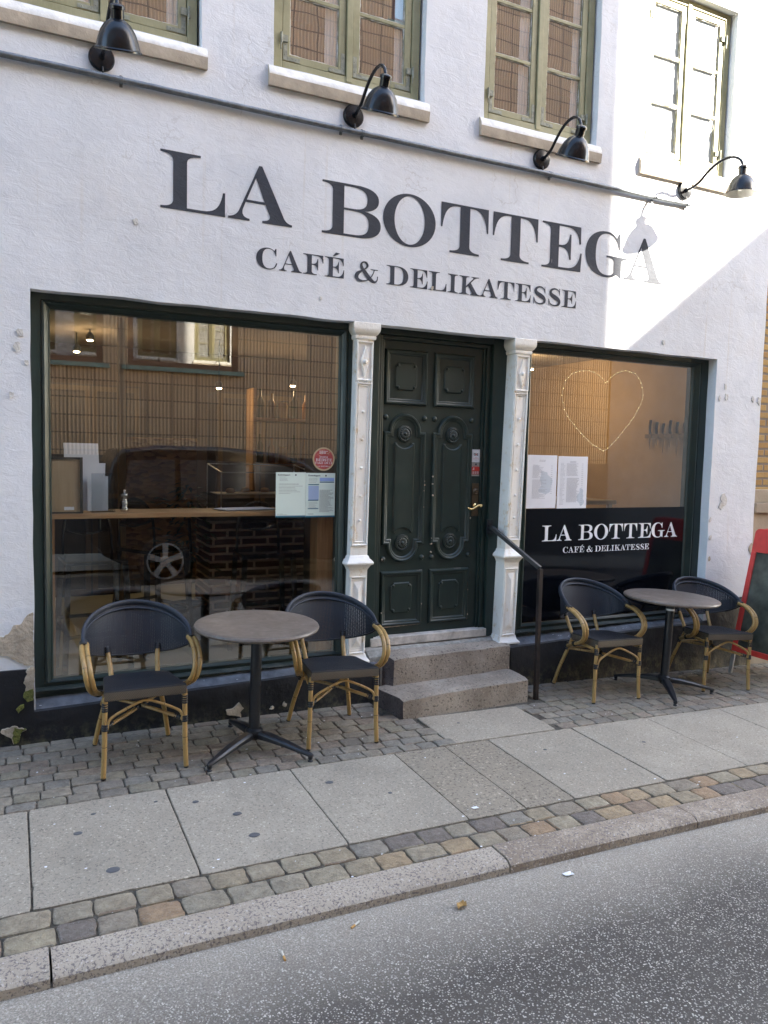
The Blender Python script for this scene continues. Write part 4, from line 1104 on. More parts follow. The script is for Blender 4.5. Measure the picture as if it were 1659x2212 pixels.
obj('step', bm, [STEP, STEPSIDE], steps, smooth=True)
bm = bmesh.new()
rough_block(bm, [(2.235, 0.015, -0.08), (2.42, -0.01, -0.08), (2.42, 0.14, -0.08), (2.235, 0.14, -0.08), (2.235, 0.030, 0.305), (2.40, 0.0, 0.312), (2.40, 0.14, 0.33), (2.235, 0.14, 0.330)], 6, 5, 6, 0.010, seed=8, mside=0)
rough_block(bm, [(2.24, 0.070, 0.29), (3.40, 0.085, 0.29), (3.40, 0.20, 0.29), (2.24, 0.20, 0.29), (2.24, 0.075, 0.318), (3.40, 0.090, 0.312), (3.40, 0.20, 0.334), (2.24, 0.20, 0.334)], 24, 3, 2, 0.005, 0.008, seed=3, mside=0)
obj('mortar_bed', bm, MORTAR, steps, smooth=True)

rail = thing('handrail', 'black iron handrail with rusting post right of the stone steps', 'handrail', (3.445, -0.282, gz(3.445, -0.28)))
def sqbar(bm, pts, w):
    tube(bm, pts, w * 0.7071, 4, True)
bm = bmesh.new()
q = PI / 4
def bar4(bm, p, q_, w, up=(0, 0, 1)):
    p = Vector(p); q_ = Vector(q_); t = (q_ - p).normalized(); u = Vector(up); a = (u - t * u.dot(t)).normalized(); b_ = t.cross(a)
    c = [(-1, -1), (1, -1), (1, 1), (-1, 1)]
    r0 = [p + a * (s * w / 2) + b_ * (r_ * w / 2) for s, r_ in c]; r1 = [q_ + a * (s * w / 2) + b_ * (r_ * w / 2) for s, r_ in c]
    hexa(bm, [tuple(v) for v in r0] + [tuple(v) for v in r1])
bar4(bm, (0, 0, -0.02), (-0.004, 0.0, 0.958), 0.030, (0, 1, 0))
obj('post', bm, RUSTBLACK, rail, bevel=0.002)
bm = bmesh.new(); bar4(bm, (-0.010, -0.004, 0.962), (-0.172, 0.385, 1.222), 0.030); bar4(bm, (-0.172, 0.385, 1.222), (-0.176, 0.412, 1.222), 0.026)
obj('top_bar', bm, BLACKMETAL, rail, bevel=0.003)
bm = bmesh.new(); box(bm, -0.20, -0.148, 0.412, 0.420, 1.17, 1.285)
for zz in (1.187, 1.268): lathe(bm, [(0.007, 0), (0.005, 0.004), (0, 0.005)], (-0.174, 0.412, zz), (0, -1, 0), 10)
obj('wall_bracket', bm, BLACKMETAL, rail)

# ================================================================== LETTERING
def path(cmds, n=10):
    out = []
    for c in cmds:
        if c[0] == 'Q':
            p0 = out[-1]
            for k in range(1, n + 1):
                t = k / n; out.append(((1 - t) ** 2 * p0[0] + 2 * (1 - t) * t * c[1] + t * t * c[3], (1 - t) ** 2 * p0[1] + 2 * (1 - t) * t * c[2] + t * t * c[4]))
        elif c[0] == 'C':
            p0 = out[-1]
            for k in range(1, n + 1):
                t = k / n; a, b_, c_, d = (1 - t) ** 3, 3 * (1 - t) ** 2 * t, 3 * (1 - t) * t * t, t ** 3
                out.append((a * p0[0] + b_ * c[1] + c_ * c[3] + d * c[5], a * p0[1] + b_ * c[2] + c_ * c[4] + d * c[6]))
        else: out.append((c[0], c[1]))
    return out
def ell(cx, cy, rx, ry, n=48): return [(cx + rx * math.cos(2 * PI * k / n), cy + ry * math.sin(2 * PI * k / n)) for k in range(n)]
def stem(x0, x1, sl, sr, t=0.04, br=0.12):
    return path([(x0 - sl, 0), (x1 + sr, 0), (x1 + sr, t), ('Q', x1, t, x1, t + br), (x1, 1 - t - br), ('Q', x1, 1 - t, x1 + sr, 1 - t), (x1 + sr, 1), (x0 - sl, 1), (x0 - sl, 1 - t), ('Q', x0, 1 - t, x0, 1 - t - br), (x0, t + br), ('Q', x0, t, x0 - sl, t)])
LS = [('Q', .22, .96, .22, .83), (.22, .17), ('Q', .22, .04, 0, .04)]       # left edge with serifs, coming down
# each glyph: (advance width, [ (outline, [holes]) ... ], [strokes])
G = {}
G['L'] = (1.14, [(path([(0, 0), (1.14, 0), (1.14, .42), (1.10, .42), ('C', 1.06, .18, .98, .05, .74, .05), (.46, .05), (.46, .83), ('Q', .46, .96, .70, .96), (.70, 1), (0, 1), (0, .96)] + LS), [])], [])
G['A'] = (1.22, [(path([(0, 0), (.40, 0), (.40, .04), ('Q', .24, .05, .27, .19), (.325, .335), (.70, .335), (.78, .15), ('Q', .81, .05, .64, .04), (.64, 0), (1.22, 0), (1.22, .04), ('Q', 1.11, .05, 1.06, .14), (.63, 1.02), (.57, 1.02), (.20, .17), ('Q', .14, .05, 0, .04)]), [[(.345, .38), (.68, .38), (.515, .79)]])], [])
G['B'] = (1.25, [(path([(0, 0), (.75, 0), ('C', 1.08, 0, 1.25, .10, 1.25, .27), ('C', 1.25, .42, 1.12, .50, .90, .525), ('C', 1.09, .55, 1.20, .63, 1.20, .76), ('C', 1.20, .92, 1.02, 1, .72, 1), (0, 1), (0, .96)] + LS),
     [path([(.455, .955), (.62, .955), ('C', .87, .955, .95, .88, .95, .75), ('C', .95, .60, .86, .54, .66, .54), (.455, .54)]), path([(.455, .50), (.66, .50), ('C', .90, .50, .985, .42, .985, .27), ('C', .985, .11, .90, .045, .66, .045), (.455, .045)])])], [])
G['O'] = (1.20, [(ell(.6, .5, .60, .525), [ell(.6, .5, .345, .478)])], [])
G['T'] = (1.17, [(path([(.22, 0), (.95, 0), (.95, .04), ('Q', .705, .04, .705, .17), (.705, .955), (.78, .955), ('C', 1.0, .955, 1.10, .80, 1.135, .50), (1.17, .50), (1.17, 1), (0, 1), (0, .50), (.035, .50), ('C', .07, .80, .17, .955, .39, .955), (.465, .955), (.465, .17), ('Q', .465, .04, .22, .04)]), [])], [])
EE = [(.45, .49), (.50, .49), ('C', .66, .49, .72, .40, .74, .24), (.78, .24), (.78, .80), (.74, .80), ('C', .72, .64, .66, .54, .50, .54), (.45, .54), (.45, .955), (.66, .955), ('C', .88, .955, .98, .84, 1.01, .62), (1.05, .62), (1.04, 1), (0, 1), (0, .96)] + LS
G['E'] = (1.08, [(path([(0, 0), (1.06, 0), (1.08, .42), (1.04, .42), ('C', 1.0, .18, .9, .05, .66, .05), (.45, .05)] + EE), [])], [])
G['F'] = (1.06, [(path([(0, 0), (.72, 0), (.72, .04), ('Q', .45, .04, .45, .17)] + EE), [])], [])
G['É'] = (1.08, G['E'][1] + [([(.42, 1.05), (.50, 1.05), (.84, 1.23), (.60, 1.26)], [])], [])
G['C'] = (1.04, [(path([(1.0, .66), (.96, .66), ('C', .92, .86, .80, .97, .63, .97), ('C', .40, .97, .31, .80, .31, .50), ('C', .31, .20, .41, .03, .65, .03), ('C', .83, .03, .94, .12, .99, .33), (1.04, .32), ('C', 1.0, .10, .84, -.02, .60, -.02), ('C', .23, -.02, .01, .20, .01, .50), ('C', .01, .80, .24, 1.02, .58, 1.02), ('C', .72, 1.02, .81, .97, .89, .90), (.95, 1.01), (1.0, 1.01)]), [])], [])
G['G'] = (1.27, [(path([(1.04, .64), (1.0, .64), ('C', .96, .84, .84, .97, .66, .97), ('C', .41, .97, .32, .80, .32, .50), ('C', .32, .20, .42, .03, .66, .03), ('C', .76, .03, .85, .06, .86, .13), (.86, .34), ('Q', .86, .44, .64, .44), (.64, .48), (1.27, .48), (1.27, .44), ('Q', 1.09, .44, 1.09, .34), (1.09, .0), (1.05, .0), ('Q', 1.0, .06, .93, .06), ('C', .86, 0, .76, -.02, .62, -.02), ('C', .25, -.02, .02, .20, .02, .50), ('C', .02, .80, .26, 1.02, .62, 1.02), ('C', .76, 1.02, .86, .97, .93, .90), (.99, 1.01), (1.04, 1.01)]), [])], [])
G['D'] = (1.26, [(path([(0, 0), (.62, 0), ('C', 1.02, 0, 1.26, .18, 1.26, .5), ('C', 1.26, .82, 1.02, 1, .62, 1), (0, 1), (0, .96)] + LS), [path([(.455, .045), (.56, .045), ('C', .86, .045, .98, .2, .98, .5), ('C', .98, .8, .86, .955, .56, .955), (.455, .955)])])], [])
G['I'] = (.64, [(stem(.20, .44, .20, .20), [])], [])
G['K'] = (1.30, [(stem(.20, .43, .20, .20), []), (path([(.43, .36), (.43, .46), (.86, .88), ('Q', .92, .95, .76, .96), (.76, 1), (1.24, 1), (1.24, .96), ('Q', 1.04, .95, .93, .85), (.74, .66), (.68, .60)]), []), (path([(.52, .53), (.70, .70), (1.10, .14), ('Q', 1.18, .05, 1.30, .04), (1.30, 0), (.70, 0), (.70, .04), ('Q', .86, .05, .80, .14)]), [])], [])
G['S'] = (1.0, [([(.84, 1.02), (.88, 1.02), (.90, .64), (.86, .64)], []), ([(.08, -.02), (.12, -.02), (.12, .36), (.08, .38)], [])],
     [([(.87, .70), (.80, .88), (.62, .975), (.44, .97), (.27, .88), (.22, .74), (.32, .60), (.52, .50), (.74, .40), (.86, .26), (.80, .10), (.60, .02), (.40, .02), (.20, .12), (.105, .34)], [.04, .06, .07, .09, .14, .18, .24, .27, .24, .18, .14, .09, .07, .06, .04])])
G['&'] = (1.36, [([(.92, .62), (1.34, .62), (1.34, .66), (.92, .66)], [])],
     [([(1.14, .64), (1.08, .46), (.96, .26), (.76, .08), (.50, .01), (.26, .04), (.14, .18), (.20, .36), (.42, .52), (.64, .66), (.74, .80), (.68, .94), (.56, .985), (.44, .93), (.40, .80), (.46, .64), (.62, .44), (.84, .20), (1.02, .06), (1.18, .02), (1.30, .12), (1.33, .32)],
       [.05, .05, .05, .06, .09, .15, .22, .20, .09, .07, .12, .13, .07, .08, .14, .18, .22, .22, .18, .10, .06, .05])])
G['Y'] = (1.1, [([(.42, 0), (.66, 0), (.66, .45), (1.0, 1), (.88, 1), (.60, .52), (.36, 1), (.06, 1), (.42, .42)], []), ([(.28, 0), (.8, 0), (.8, .05), (.28, .05)], [])], [])
G['N'] = (1.1, [([(0, 0), (.12, 0), (.12, 1), (0, 1)], []), ([(.12, 1), (.30, 1), (.98, .05), (.98, 0), (.88, 0), (.12, .85)], []), ([(.98, 0), (1.1, 0), (1.1, 1), (.98, 1)], [])], [])
G['W'] = (1.5, [([(0, 1), (.28, 1), (.52, .32), (.45, 0), (.38, 0)], []), ([(.45, 0), (.52, .3), (.78, 1), (.70, 1), (.40, .1)], []), ([(.60, 1), (.88, 1), (1.10, .32), (1.04, 0), (.96, 0)], []), ([(1.04, 0), (1.12, .3), (1.44, 1), (1.36, 1), (1.0, .1)], [])], [])
def glyph(bm, ch, x, z, h, wd, y, dy=0.0004, mi=0):
    adv, outs, strokes = G[ch]; sx = wd / adv; k = 0
    for o, holes in outs:
        flat(bm, [(x + px * sx, z + pz * h) for px, pz in o], y - dy * k, [[(x + px * sx, z + pz * h) for px, pz in hh] for hh in holes], mi); k += 1
    for pts, wds in strokes:
        P = smooth_path([(a, b_, 0) for a, b_ in pts], 5); m = len(P); vs = []
        for i in range(m):
            t = (P[min(i + 1, m - 1)] - P[max(i - 1, 0)]).normalized(); f = i / 5; j = min(int(f), len(wds) - 1); j2 = min(j + 1, len(wds) - 1)
            w = (wds[j] + (wds[j2] - wds[j]) * (f - j)) / 2; nn = Vector((-t.y, t.x, 0)) * w
            a, b_ = P[i] + nn, P[i] - nn
            vs.append([bm.verts.new((x + a.x * sx, y - dy * (k + i / m), z + a.y * h)), bm.verts.new((x + b_.x * sx, y - dy * (k + i / m), z + b_.y * h))])
        for i in range(m - 1): bm.faces.new((vs[i][0], vs[i + 1][0], vs[i + 1][1], vs[i][1])).material_index = mi
        k += 2
def word(bm, text, xs, z, h, y, dy=0.0004):
    for ch, (a, b_) in zip(text, xs): glyph(bm, ch, a, z, h, b_ - a, y, dy)
BIG = [(.807, 1.190), (1.209, 1.618), (1.818, 2.236), (2.251, 2.653), (2.695, 3.084), (3.123, 3.517), (3.557, 3.930), (3.958, 4.386), (4.352, 4.766)]
SM1 = [(1.386, 1.523), (1.535, 1.687), (1.695, 1.834), (1.843, 1.979), (2.049, 2.224), (2.286, 2.451), (2.465, 2.602), (2.610, 2.752), (2.763, 2.844), (2.856, 3.026), (3.027, 3.182), (3.180, 3.325), (3.336, 3.473), (3.488, 3.617), (3.624, 3.753), (3.758, 3.896)]
bm = bmesh.new(); word(bm, 'LABOTTEGA', BIG, 3.121, 0.332, -0.0022, 0.0002); word(bm, 'CAFÉ&DELIKATESSE', SM1, 2.847, 0.127, -0.0022, 0.0002)
for v in bm.verts: v.co.y += wob(v.co.x, v.co.z)
lt = obj('painted_lettering', bm, SIGNPAINT, cafe, recalc=False); lt['label'] = 'black painted shop name LA BOTTEGA, CAFÉ & DELIKATESSE on the wall'
# black film with white lettering in the right window
bm = bmesh.new(); box(bm, 3.588, 5.272, YG - 0.004, YG - 0.002, 0.411, 1.308)
film = obj('window_film', bm, FILM, swR); film['label'] = 'black film covering the lower half of the right window'
FB = [(3.751, 3.891), (3.895, 4.045), (4.113, 4.260), (4.273, 4.421), (4.434, 4.578), (4.594, 4.736), (4.751, 4.892), (4.896, 5.050), (5.048, 5.198)]
s1 = (4.878 - 3.961) / (3.896 - 1.386)
FS = [(3.961 + (a - 1.386) * s1, 3.961 + (b_ - 1.386) * s1) for a, b_ in SM1]
bm = bmesh.new(); word(bm, 'LABOTTEGA', FB, 1.050, 0.124, YG - 0.0065, 0.0002); word(bm, 'CAFÉ&DELIKATESSE', FS, 0.951, 0.047, YG - 0.0065, 0.0002)
obj('film_lettering', bm, VINYLW, swR, recalc=False)

# ---- papers and stickers
def page(bm, x0, x1, z0, z1, y, t=0.0015, mi=0): box(bm, x0, x1, y - t, y, z0, z1, mi)
def bar(bm, x0, x1, z, h, y, mi): 
    vs = [bm.verts.new(p) for p in ((x0, y, z), (x1, y, z), (x1, y, z + h), (x0, y, z + h))]; bm.faces.new(vs).material_index = mi
def textlines(bm, x0, x1, ztop, zbot, n, y, mi, h=None, lo=0.55, lw=None):
    st = (ztop - zbot) / n; h = h or st * 0.34
    for k in range(n):
        z = ztop - st * (k + 0.7); L = (x1 - x0) * rnd.uniform(lo, 1.0); x = x0
        while x < x0 + L:
            w = rnd.uniform(0.006, 0.016); bar(bm, x, min(x + w, x1), z, h, y, mi); x += w + 0.0022
def fonttext(name, txt, size, x, z, y, m, parent, align='LEFT', bold=0.0):
    cu = bpy.data.curves.new(name, 'FONT'); cu.body = txt; cu.size = size; cu.align_x = align; cu.offset = bold; cu.extrude = 0.0; cu.resolution_u = 3
    tmp = bpy.data.objects.new(name, cu); me = bpy.data.meshes.new_from_object(tmp)
    bpy.data.objects.remove(tmp); bpy.data.curves.remove(cu)
    me.transform(Matrix.Translation((x, y, z)) @ Matrix.Rotation(PI / 2, 4, 'X'))
    me.materials.clear(); me.materials.append(m)
    o = bpy.data.objects.new(name, me); C.objects.link(o)
    if parent: o.parent = parent
    return o
YO = YG - 0.002
rep = thing('inspection_report', 'two pale green laminated report sheets taped low in the left shop window', 'notice')
bm = bmesh.new(); page(bm, 1.570, 1.779, 1.274, 1.574, YO); page(bm, 1.7805, 1.990, 1.271, 1.571, YO); obj('sheet', bm, PAPERG, rep)
bm = bmesh.new(); y = YO - 0.0022
bar(bm, 1.570, 1.779, 1.274, 0.011, y, 2); bar(bm, 1.7805, 1.990, 1.271, 0.011, y, 2)
textlines(bm, 1.595, 1.66, 1.548, 1.515, 4, y, 0, 0.0015); textlines(bm, 1.590, 1.765, 1.498, 1.492, 1, y, 0, 0.003); textlines(bm, 1.590, 1.770, 1.488, 1.43, 6, y, 0, 0.0018, 0.4)
textlines(bm, 1.58, 1.65, 1.300, 1.288, 2, y, 0, 0.0018)
textlines(bm, 1.80, 1.86, 1.540, 1.505, 4, y, 0, 0.0015)
bar(bm, 1.878, 1.982, 1.515, 0.024, y, 1 + 2); bar(bm, 1.878, 1.982, 1.506, 0.006, y, 2)
bar(bm, 1.797, 1.873, 1.490, 0.006, y, 2)
for k in range(14): bar(bm, 1.797, 1.872, 1.484 - k * 0.0069 - 0.005, 0.0048, y, 3)
bar(bm, 1.796, 1.870, 1.384, 0.006, y, 2); bar(bm, 1.795, 1.870, 1.327, 0.006, y, 2)
textlines(bm, 1.80, 1.865, 1.378, 1.335, 6, y, 0, 0.0014); textlines(bm, 1.878, 1.980, 1.458, 1.305, 25, y, 0, 0.0022, 0.6)
textlines(bm, 1.795, 1.84, 1.300, 1.288, 2, y, 0, 0.0018)
for (cx, cz) in ((1.707, 1.556), (1.922, 1.553)):
    vs = [bm.verts.new((cx + 0.006 * math.cos(2 * PI * k / 8), y, cz + 0.006 * math.sin(2 * PI * k / 8))) for k in range(8)]; bm.faces.new(vs).material_index = 1
obj('print', bm, [INK, INKD, INKT, INKB], rep, recalc=False)
fonttext('heading', 'Kontrolrapport', 0.0135, 1.582, 1.552, y, INKD, rep, bold=0.0004); fonttext('heading', 'Kontrolrapport', 0.0135, 1.796, 1.549, y, INKD, rep, bold=0.0004)

stk = thing('award_sticker', 'round red sticker with gold rim reading BYENS BEDSTE TAKE AWAY on the left window', 'sticker')
bm = bmesh.new(); lathe(bm, [(0.079, 0), (0.079, 0.0012), (0.068, 0.0012), (0.068, 0.0010)], (1.904, YO, 1.665), (0, -1, 0), 48); obj('rim', bm, STICKG, stk)
bm = bmesh.new(); lathe(bm, [(0.0685, 0), (0.0685, 0.0016), (0, 0.0016)], (1.904, YO, 1.665), (0, -1, 0), 48); obj('disc', bm, STICKR, stk)
bm = bmesh.new(); y = YO - 0.0022
def centred(bm, text, cx, z, h, y, tr=0.12, cond=0.82):
    ws = [(G[c][0] * h * cond if c != ' ' else h * 0.30) for c in text]; tot = sum(ws) + tr * h * (len(text) - 1); x = cx - tot / 2
    for c, w in zip(text, ws):
        if c != ' ': glyph(bm, c, x, z, h, w, y, 0.00005)
        x += w + tr * h
centred(bm, 'BYENS', 1.904, 1.672, 0.012, y); centred(bm, 'BEDSTE', 1.904, 1.650, 0.0185, y); centred(bm, 'TAKE AWAY', 1.904, 1.632, 0.0135, y); centred(bm, 'LA BOTTEGA', 1.904, 1.612, 0.0085, y)
textlines(bm, 1.872, 1.936, 1.722, 1.700, 3, y, 0, 0.003)
obj('wording', bm, VINYLW, stk, recalc=False)
bm = bmesh.new()
for _ in range(46):
    a = R(rnd.uniform(35, 145)); r = rnd.uniform(0.035, 0.064); s = rnd.uniform(0.0012, 0.003); cx, cz = 1.904 + r * math.cos(a), 1.665 + r * math.sin(a)
    bm.faces.new([bm.verts.new((cx + s * math.cos(2 * PI * k / 5), y + 0.0003, cz + s * math.sin(2 * PI * k / 5))) for k in range(5)])
obj('gold_fleck', bm, STICKG, stk, recalc=False)

for (x0, x1, z0, z1, side) in ((3.588, 3.872, 1.312, 1.727, 'left'), (3.884, 4.180, 1.306, 1.722, 'right')):
    lab = 'printed menu sheet beside the column, left of the two in the right window' if side == 'left' else 'printed menu sheet with priced columns, right of the two in the right window'
    mt = thing('menu_sheet', lab, 'menu', group='menus in the right window')
    bm = bmesh.new(); page(bm, x0, x1, z0, z1, YO); obj('sheet', bm, PAPER, mt)
    bm = bmesh.new(); y = YO - 0.0022; w = x1 - x0; h = z1 - z0; cx = (x0 + x1) / 2
    textlines(bm, cx - 0.03, cx + 0.03, z1 - 0.035, z1 - 0.052, 2, y, 0, 0.003, 0.85)
    if side == 'left':
        textlines(bm, x0 + 0.05, x0 + 0.165, z1 - 0.075, z0 + 0.235, 18, y, 0, 0.0022, 0.3); textlines(bm, x0 + 0.05, x0 + 0.20, z0 + 0.225, z0 + 0.075, 24, y, 0, 0.0022, 0.4)
        for k in range(14): bar(bm, x0 + 0.225, x0 + 0.242, z1 - 0.085 - k * 0.0165, 0.0025, y, 0)
    else:
        textlines(bm, x0 + 0.025, x0 + 0.07, z1 - 0.05, z0 + 0.03, 34, y, 0, 0.0022, 0.5)
        textlines(bm, x0 + 0.085, x0 + 0.20, z1 - 0.055, z1 - 0.155, 15, y, 0, 0.0024, 0.8); textlines(bm, x0 + 0.09, x0 + 0.215, z1 - 0.17, z0 + 0.05, 34, y, 0, 0.0024, 0.75)
        for k in range(22): bar(bm, x0 + 0.235, x0 + 0.252, z1 - 0.06 - k * 0.0155, 0.0025, y, 0)
    # pale grey map-like motif behind the print
    ph = rnd.random() * 9
    ccx = x0 + w * (0.60 if side == 'left' else 0.80); ccz = z0 + h * (0.48 if side == 'left' else 0.22)
    pts = [(ccx + (0.055 + 0.018 * math.sin(3 * t + ph) + 0.01 * math.sin(7 * t)) * math.cos(t) * (1 if side == 'left' else 0.6), ccz + (0.105 + 0.02 * math.sin(2 * t + ph)) * math.sin(t) * (1 if side == 'left' else 0.6)) for t in [2 * PI * k / 40 for k in range(40)]]
    flat(bm, pts, YO - 0.0018, (), 1)
    obj('print', bm, [simple('menu_print_grey_' + side, (0.34, 0.36, 0.42), 0.5, 0, 0.02), simple('menu_motif_' + side, (0.52, 0.58, 0.66), 0.5, 0, 0.05)], mt, recalc=False)

al = thing('alarm_sign', 'small white security company plate above the door lock', 'sign')
bm = bmesh.new(); box(bm, 3.134, 3.204, YD - 0.003, YD - 0.001, 1.660, 1.757); obj('plate', bm, VINYLW, al, bevel=0.004)
bm = bmesh.new(); y = YD - 0.0045
for (x0, x1, z0, z1) in ((3.140, 3.198, 1.752, 1.7528), (3.140, 3.198, 1.664, 1.6648), (3.140, 3.1408, 1.664, 1.752), (3.1972, 3.198, 1.664, 1.752)): bar(bm, x0, x1, z0, z1 - z0, y, 0)
bar(bm, 3.143, 3.195, 1.686, 0.0016, y, 1); bar(bm, 3.158, 3.180, 1.694, 0.002, y, 1); bar(bm, 3.156, 3.182, 1.676, 0.0016, y, 0)
obj('print', bm, [INK, INKR], al, recalc=False)
fonttext('logo', 'G', 0.026, 3.147, 1.712, y, INKD, al, bold=0.0008); fonttext('logo', '4', 0.022, 3.162, 1.712, y - 0.0003, INKR, al, bold=0.0006); fonttext('logo', 'S', 0.026, 3.174, 1.710, y, INKD, al, bold=0.0008)
pk = thing('warning_sticker', 'grey and red sticker below the white plate on the door', 'sticker')
bm = bmesh.new(); box(bm, 3.135, 3.204, YD - 0.0022, YD - 0.0008, 1.556, 1.657); obj('sheet', bm, simple('sticker_grey', (0.33, 0.32, 0.30), 0.4), pk)
bm = bmesh.new(); y = YD - 0.0034
bar(bm, 3.135, 3.204, 1.596, 0.031, y, 0); bar(bm, 3.135, 3.204, 1.568, 0.028, y, 1)
for k in range(3): bar(bm, 3.140 + k * 0.020, 3.156 + k * 0.020, 1.572, 0.021, y - 0.0004, 2)
bm.faces.new([bm.verts.new((3.170 + 0.009 * math.sin(2 * PI * k / 5), y, 1.645 + 0.009 * math.cos(2 * PI * k / 5))) for k in range(5)]).material_index = 3
bar(bm, 3.150, 3.190, 1.631, 0.003, y, 0); bm.faces.new([bm.verts.new(p) for p in ((3.145, y - 0.0004, 1.612), (3.156, y - 0.0004, 1.612), (3.152, y - 0.0004, 1.623))]).material_index = 4
bar(bm, 3.142, 3.156, 1.603, 0.004, y - 0.0004, 4)
obj('print', bm, [INKR, simple('sticker_dark_red', (0.30, 0.03, 0.03), 0.45), simple('sticker_rose', (0.50, 0.30, 0.30), 0.45), INKD, VINYLW], pk, recalc=False)

# ================================================================== LAMPS AND CONDUIT
def wall_lamp(x, label, dx, tilt, twist, z=3.878):
    """x: wall plate; dx: sideways throw of the arm at the shade; tilt: shade tipped towards the wall (deg)"""
    t = thing('wall_lamp', label, 'lamp', (x, -0.004, z), 0, 'gooseneck lamps along the facade')
    bm = bmesh.new(); lathe(bm, [(0.070, 0.004), (0.070, -0.012), (0.064, -0.020), (0.030, -0.024), (0.018, -0.026), (0.016, -0.040), (0, -0.040)], (0, 0, 0), (0, 1, 0), 28)
    obj('wall_plate', bm, ENAMEL, t, smooth=True)
    prof = [(0.02, 0.0), (0.07, 0.008), (0.125, 0.035), (0.180, 0.085), (0.240, 0.130), (0.310, 0.158), (0.380, 0.158), (0.430, 0.130), (0.452, 0.092), (0.460, 0.050)]
    pts = [(dx * (o / 0.46) ** 1.2, -o, h) for o, h in prof]
    bm = bmesh.new(); tube(bm, smooth_path(pts, 5), 0.0105, 10); obj('arm', bm, ENAMEL, t, smooth='all')
    end = Vector(pts[-1])
    ax = Vector((math.sin(R(twist)), math.sin(R(tilt)), -math.cos(R(tilt)))).normalized()     # axis from neck to rim
    e = -0.012
    bm = bmesh.new()
    lathe(bm, [(0.012, e - 0.014), (0.030, e - 0.009), (0.037, e - 0.002), (0.038, e + 0.012), (0.032, e + 0.015), (0.032, e + 0.055), (0.040, e + 0.060), (0.064, e + 0.076), (0.086, e + 0.108), (0.101, e + 0.145), (0.112, e + 0.185), (0.119, e + 0.190), (0.1195, e + 0.198)], end, ax, 36)
    sh = obj('shade', bm, ENAMEL, t, smooth=True)
    bm = bmesh.new()
    lathe(bm, [(0.118, e + 0.1975), (0.110, e + 0.184), (0.099, e + 0.147), (0.084, e + 0.111), (0.060, e + 0.080), (0.034, e + 0.066), (0, e + 0.064)], end, ax, 36)
    lathe(bm, [(0.015, e + 0.071), (0.017, e + 0.105), (0.029, e + 0.130), (0.030, e + 0.150), (0.020, e + 0.170), (0, e + 0.176)], end, ax, 16)
    obj('shade_lining', bm, ENAMELW, sh, smooth='all')
    bm = bmesh.new(); tube(bm, smooth_path([(0.004, -0.018, -0.050), (0.006, -0.020, -0.072), (0.0, -0.016, -0.092), (-0.008, -0.014, -0.102)], 4), 0.0048, 6); obj('cable', bm, CAB, t, smooth='all')
    return t
wall_lamp(0.486, 'black gooseneck wall lamp at the upper left, arm pointing straight out', 0.030, 24, 4)
wall_lamp(2.020, 'black gooseneck wall lamp under the second upper window', 0.010, 24, 0)
wall_lamp(3.518, 'black gooseneck wall lamp under the third upper window', -0.020, 26, 0)
wall_lamp(4.955, 'black gooseneck wall lamp in the sunlight at the end of the pipe', 0.115, 2, 0, 3.895)
bm = bmesh.new(); tube(bm, [(x, -0.024, 3.776 + 0.0012 * x + 0.004 * noise.noise((x, 0, 0))) for x in [-7 + k * 0.25 for k in range(48)]] + [(5.0, -0.024, 3.787)], 0.0165, 12)
cond = obj('conduit_pipe', bm, GALV, None, smooth=True)
tag(cond, 'grey metal conduit pipe running along the wall below the lamps', 'pipe')
bm = bmesh.new()
for xx in (-2.6, -0.9, 0.589, 1.935, 2.083, 3.595, 4.606, 4.97):
    for s in (1, -1): box(bm, xx - 0.008, xx + 0.008, -0.010, 0.002, 3.777 + s * 0.020 - 0.010, 3.777 + s * 0.020 + 0.010)
    lathe(bm, [(0.0185, -0.010), (0.0200, -0.008), (0.0200, 0.008), (0.0185, 0.010)], (xx, -0.024, 3.776 + 0.0012 * xx), (1, 0, 0), 16)
    lathe(bm, [(0.006, 0), (0.004, 0.004), (0, 0.005)], (xx, -0.010, 3.777 + 0.027), (0, -1, 0), 8)
obj('pipe_clip', bm, GALV, cond)

# ================================================================== CHAIRS
def cane(bm, pts, r, seg=10, n=6, nodes=(), mi_node=1):
    P = smooth_path(pts, n) if n > 1 else [Vector(p) for p in pts]
    tube(bm, P, r, seg)
    L = [0]
    for a, b_ in zip(P, P[1:]): L.append(L[-1] + (b_ - a).length)
    for f in nodes:
        d = f * L[-1]; i = max(k for k in range(len(L)) if L[k] <= d); i = min(i, len(P) - 2)
        t = (P[i + 1] - P[i]).normalized(); c = P[i].lerp(P[i + 1], (d - L[i]) / max(1e-6, L[i + 1] - L[i]))
        tube(bm, [c - t * 0.0016, c + t * 0.0016], r * 1.035, seg, True, mi_node)
def wrap(bm, p, q_, r, turns=3, seg=12):
    """bundle of binding rings from p to q"""
    p, q_ = Vector(p), Vector(q_); t = (q_ - p); L = t.length; t.normalize()
    for k in range(turns):
        c = p + t * (L * (k + 0.5) / turns); h = L / turns * 0.46
        tube(bm, [c - t * h, c - t * h * 0.5, c + t * h * 0.5, c + t * h], [r * 0.94, r * 1.04, r * 1.04, r * 0.94], seg)

def back_xy(u, z):
    """barrel shaped backrest surface; u -1..1"""
    a = u * 1.72; x = 0.288 * math.sin(a); y = 0.065 + 0.245 * math.cos(a)
    return x, y + 0.28 * (z - 0.64) * max(0.0, math.cos(a))
def z_top(u): return 0.644 + 0.156 * max(0, math.cos(u * PI / 2)) ** 0.85
def z_bot(u): return 0.638 - 0.128 * max(0, math.cos(u * PI / 2)) ** 0.80

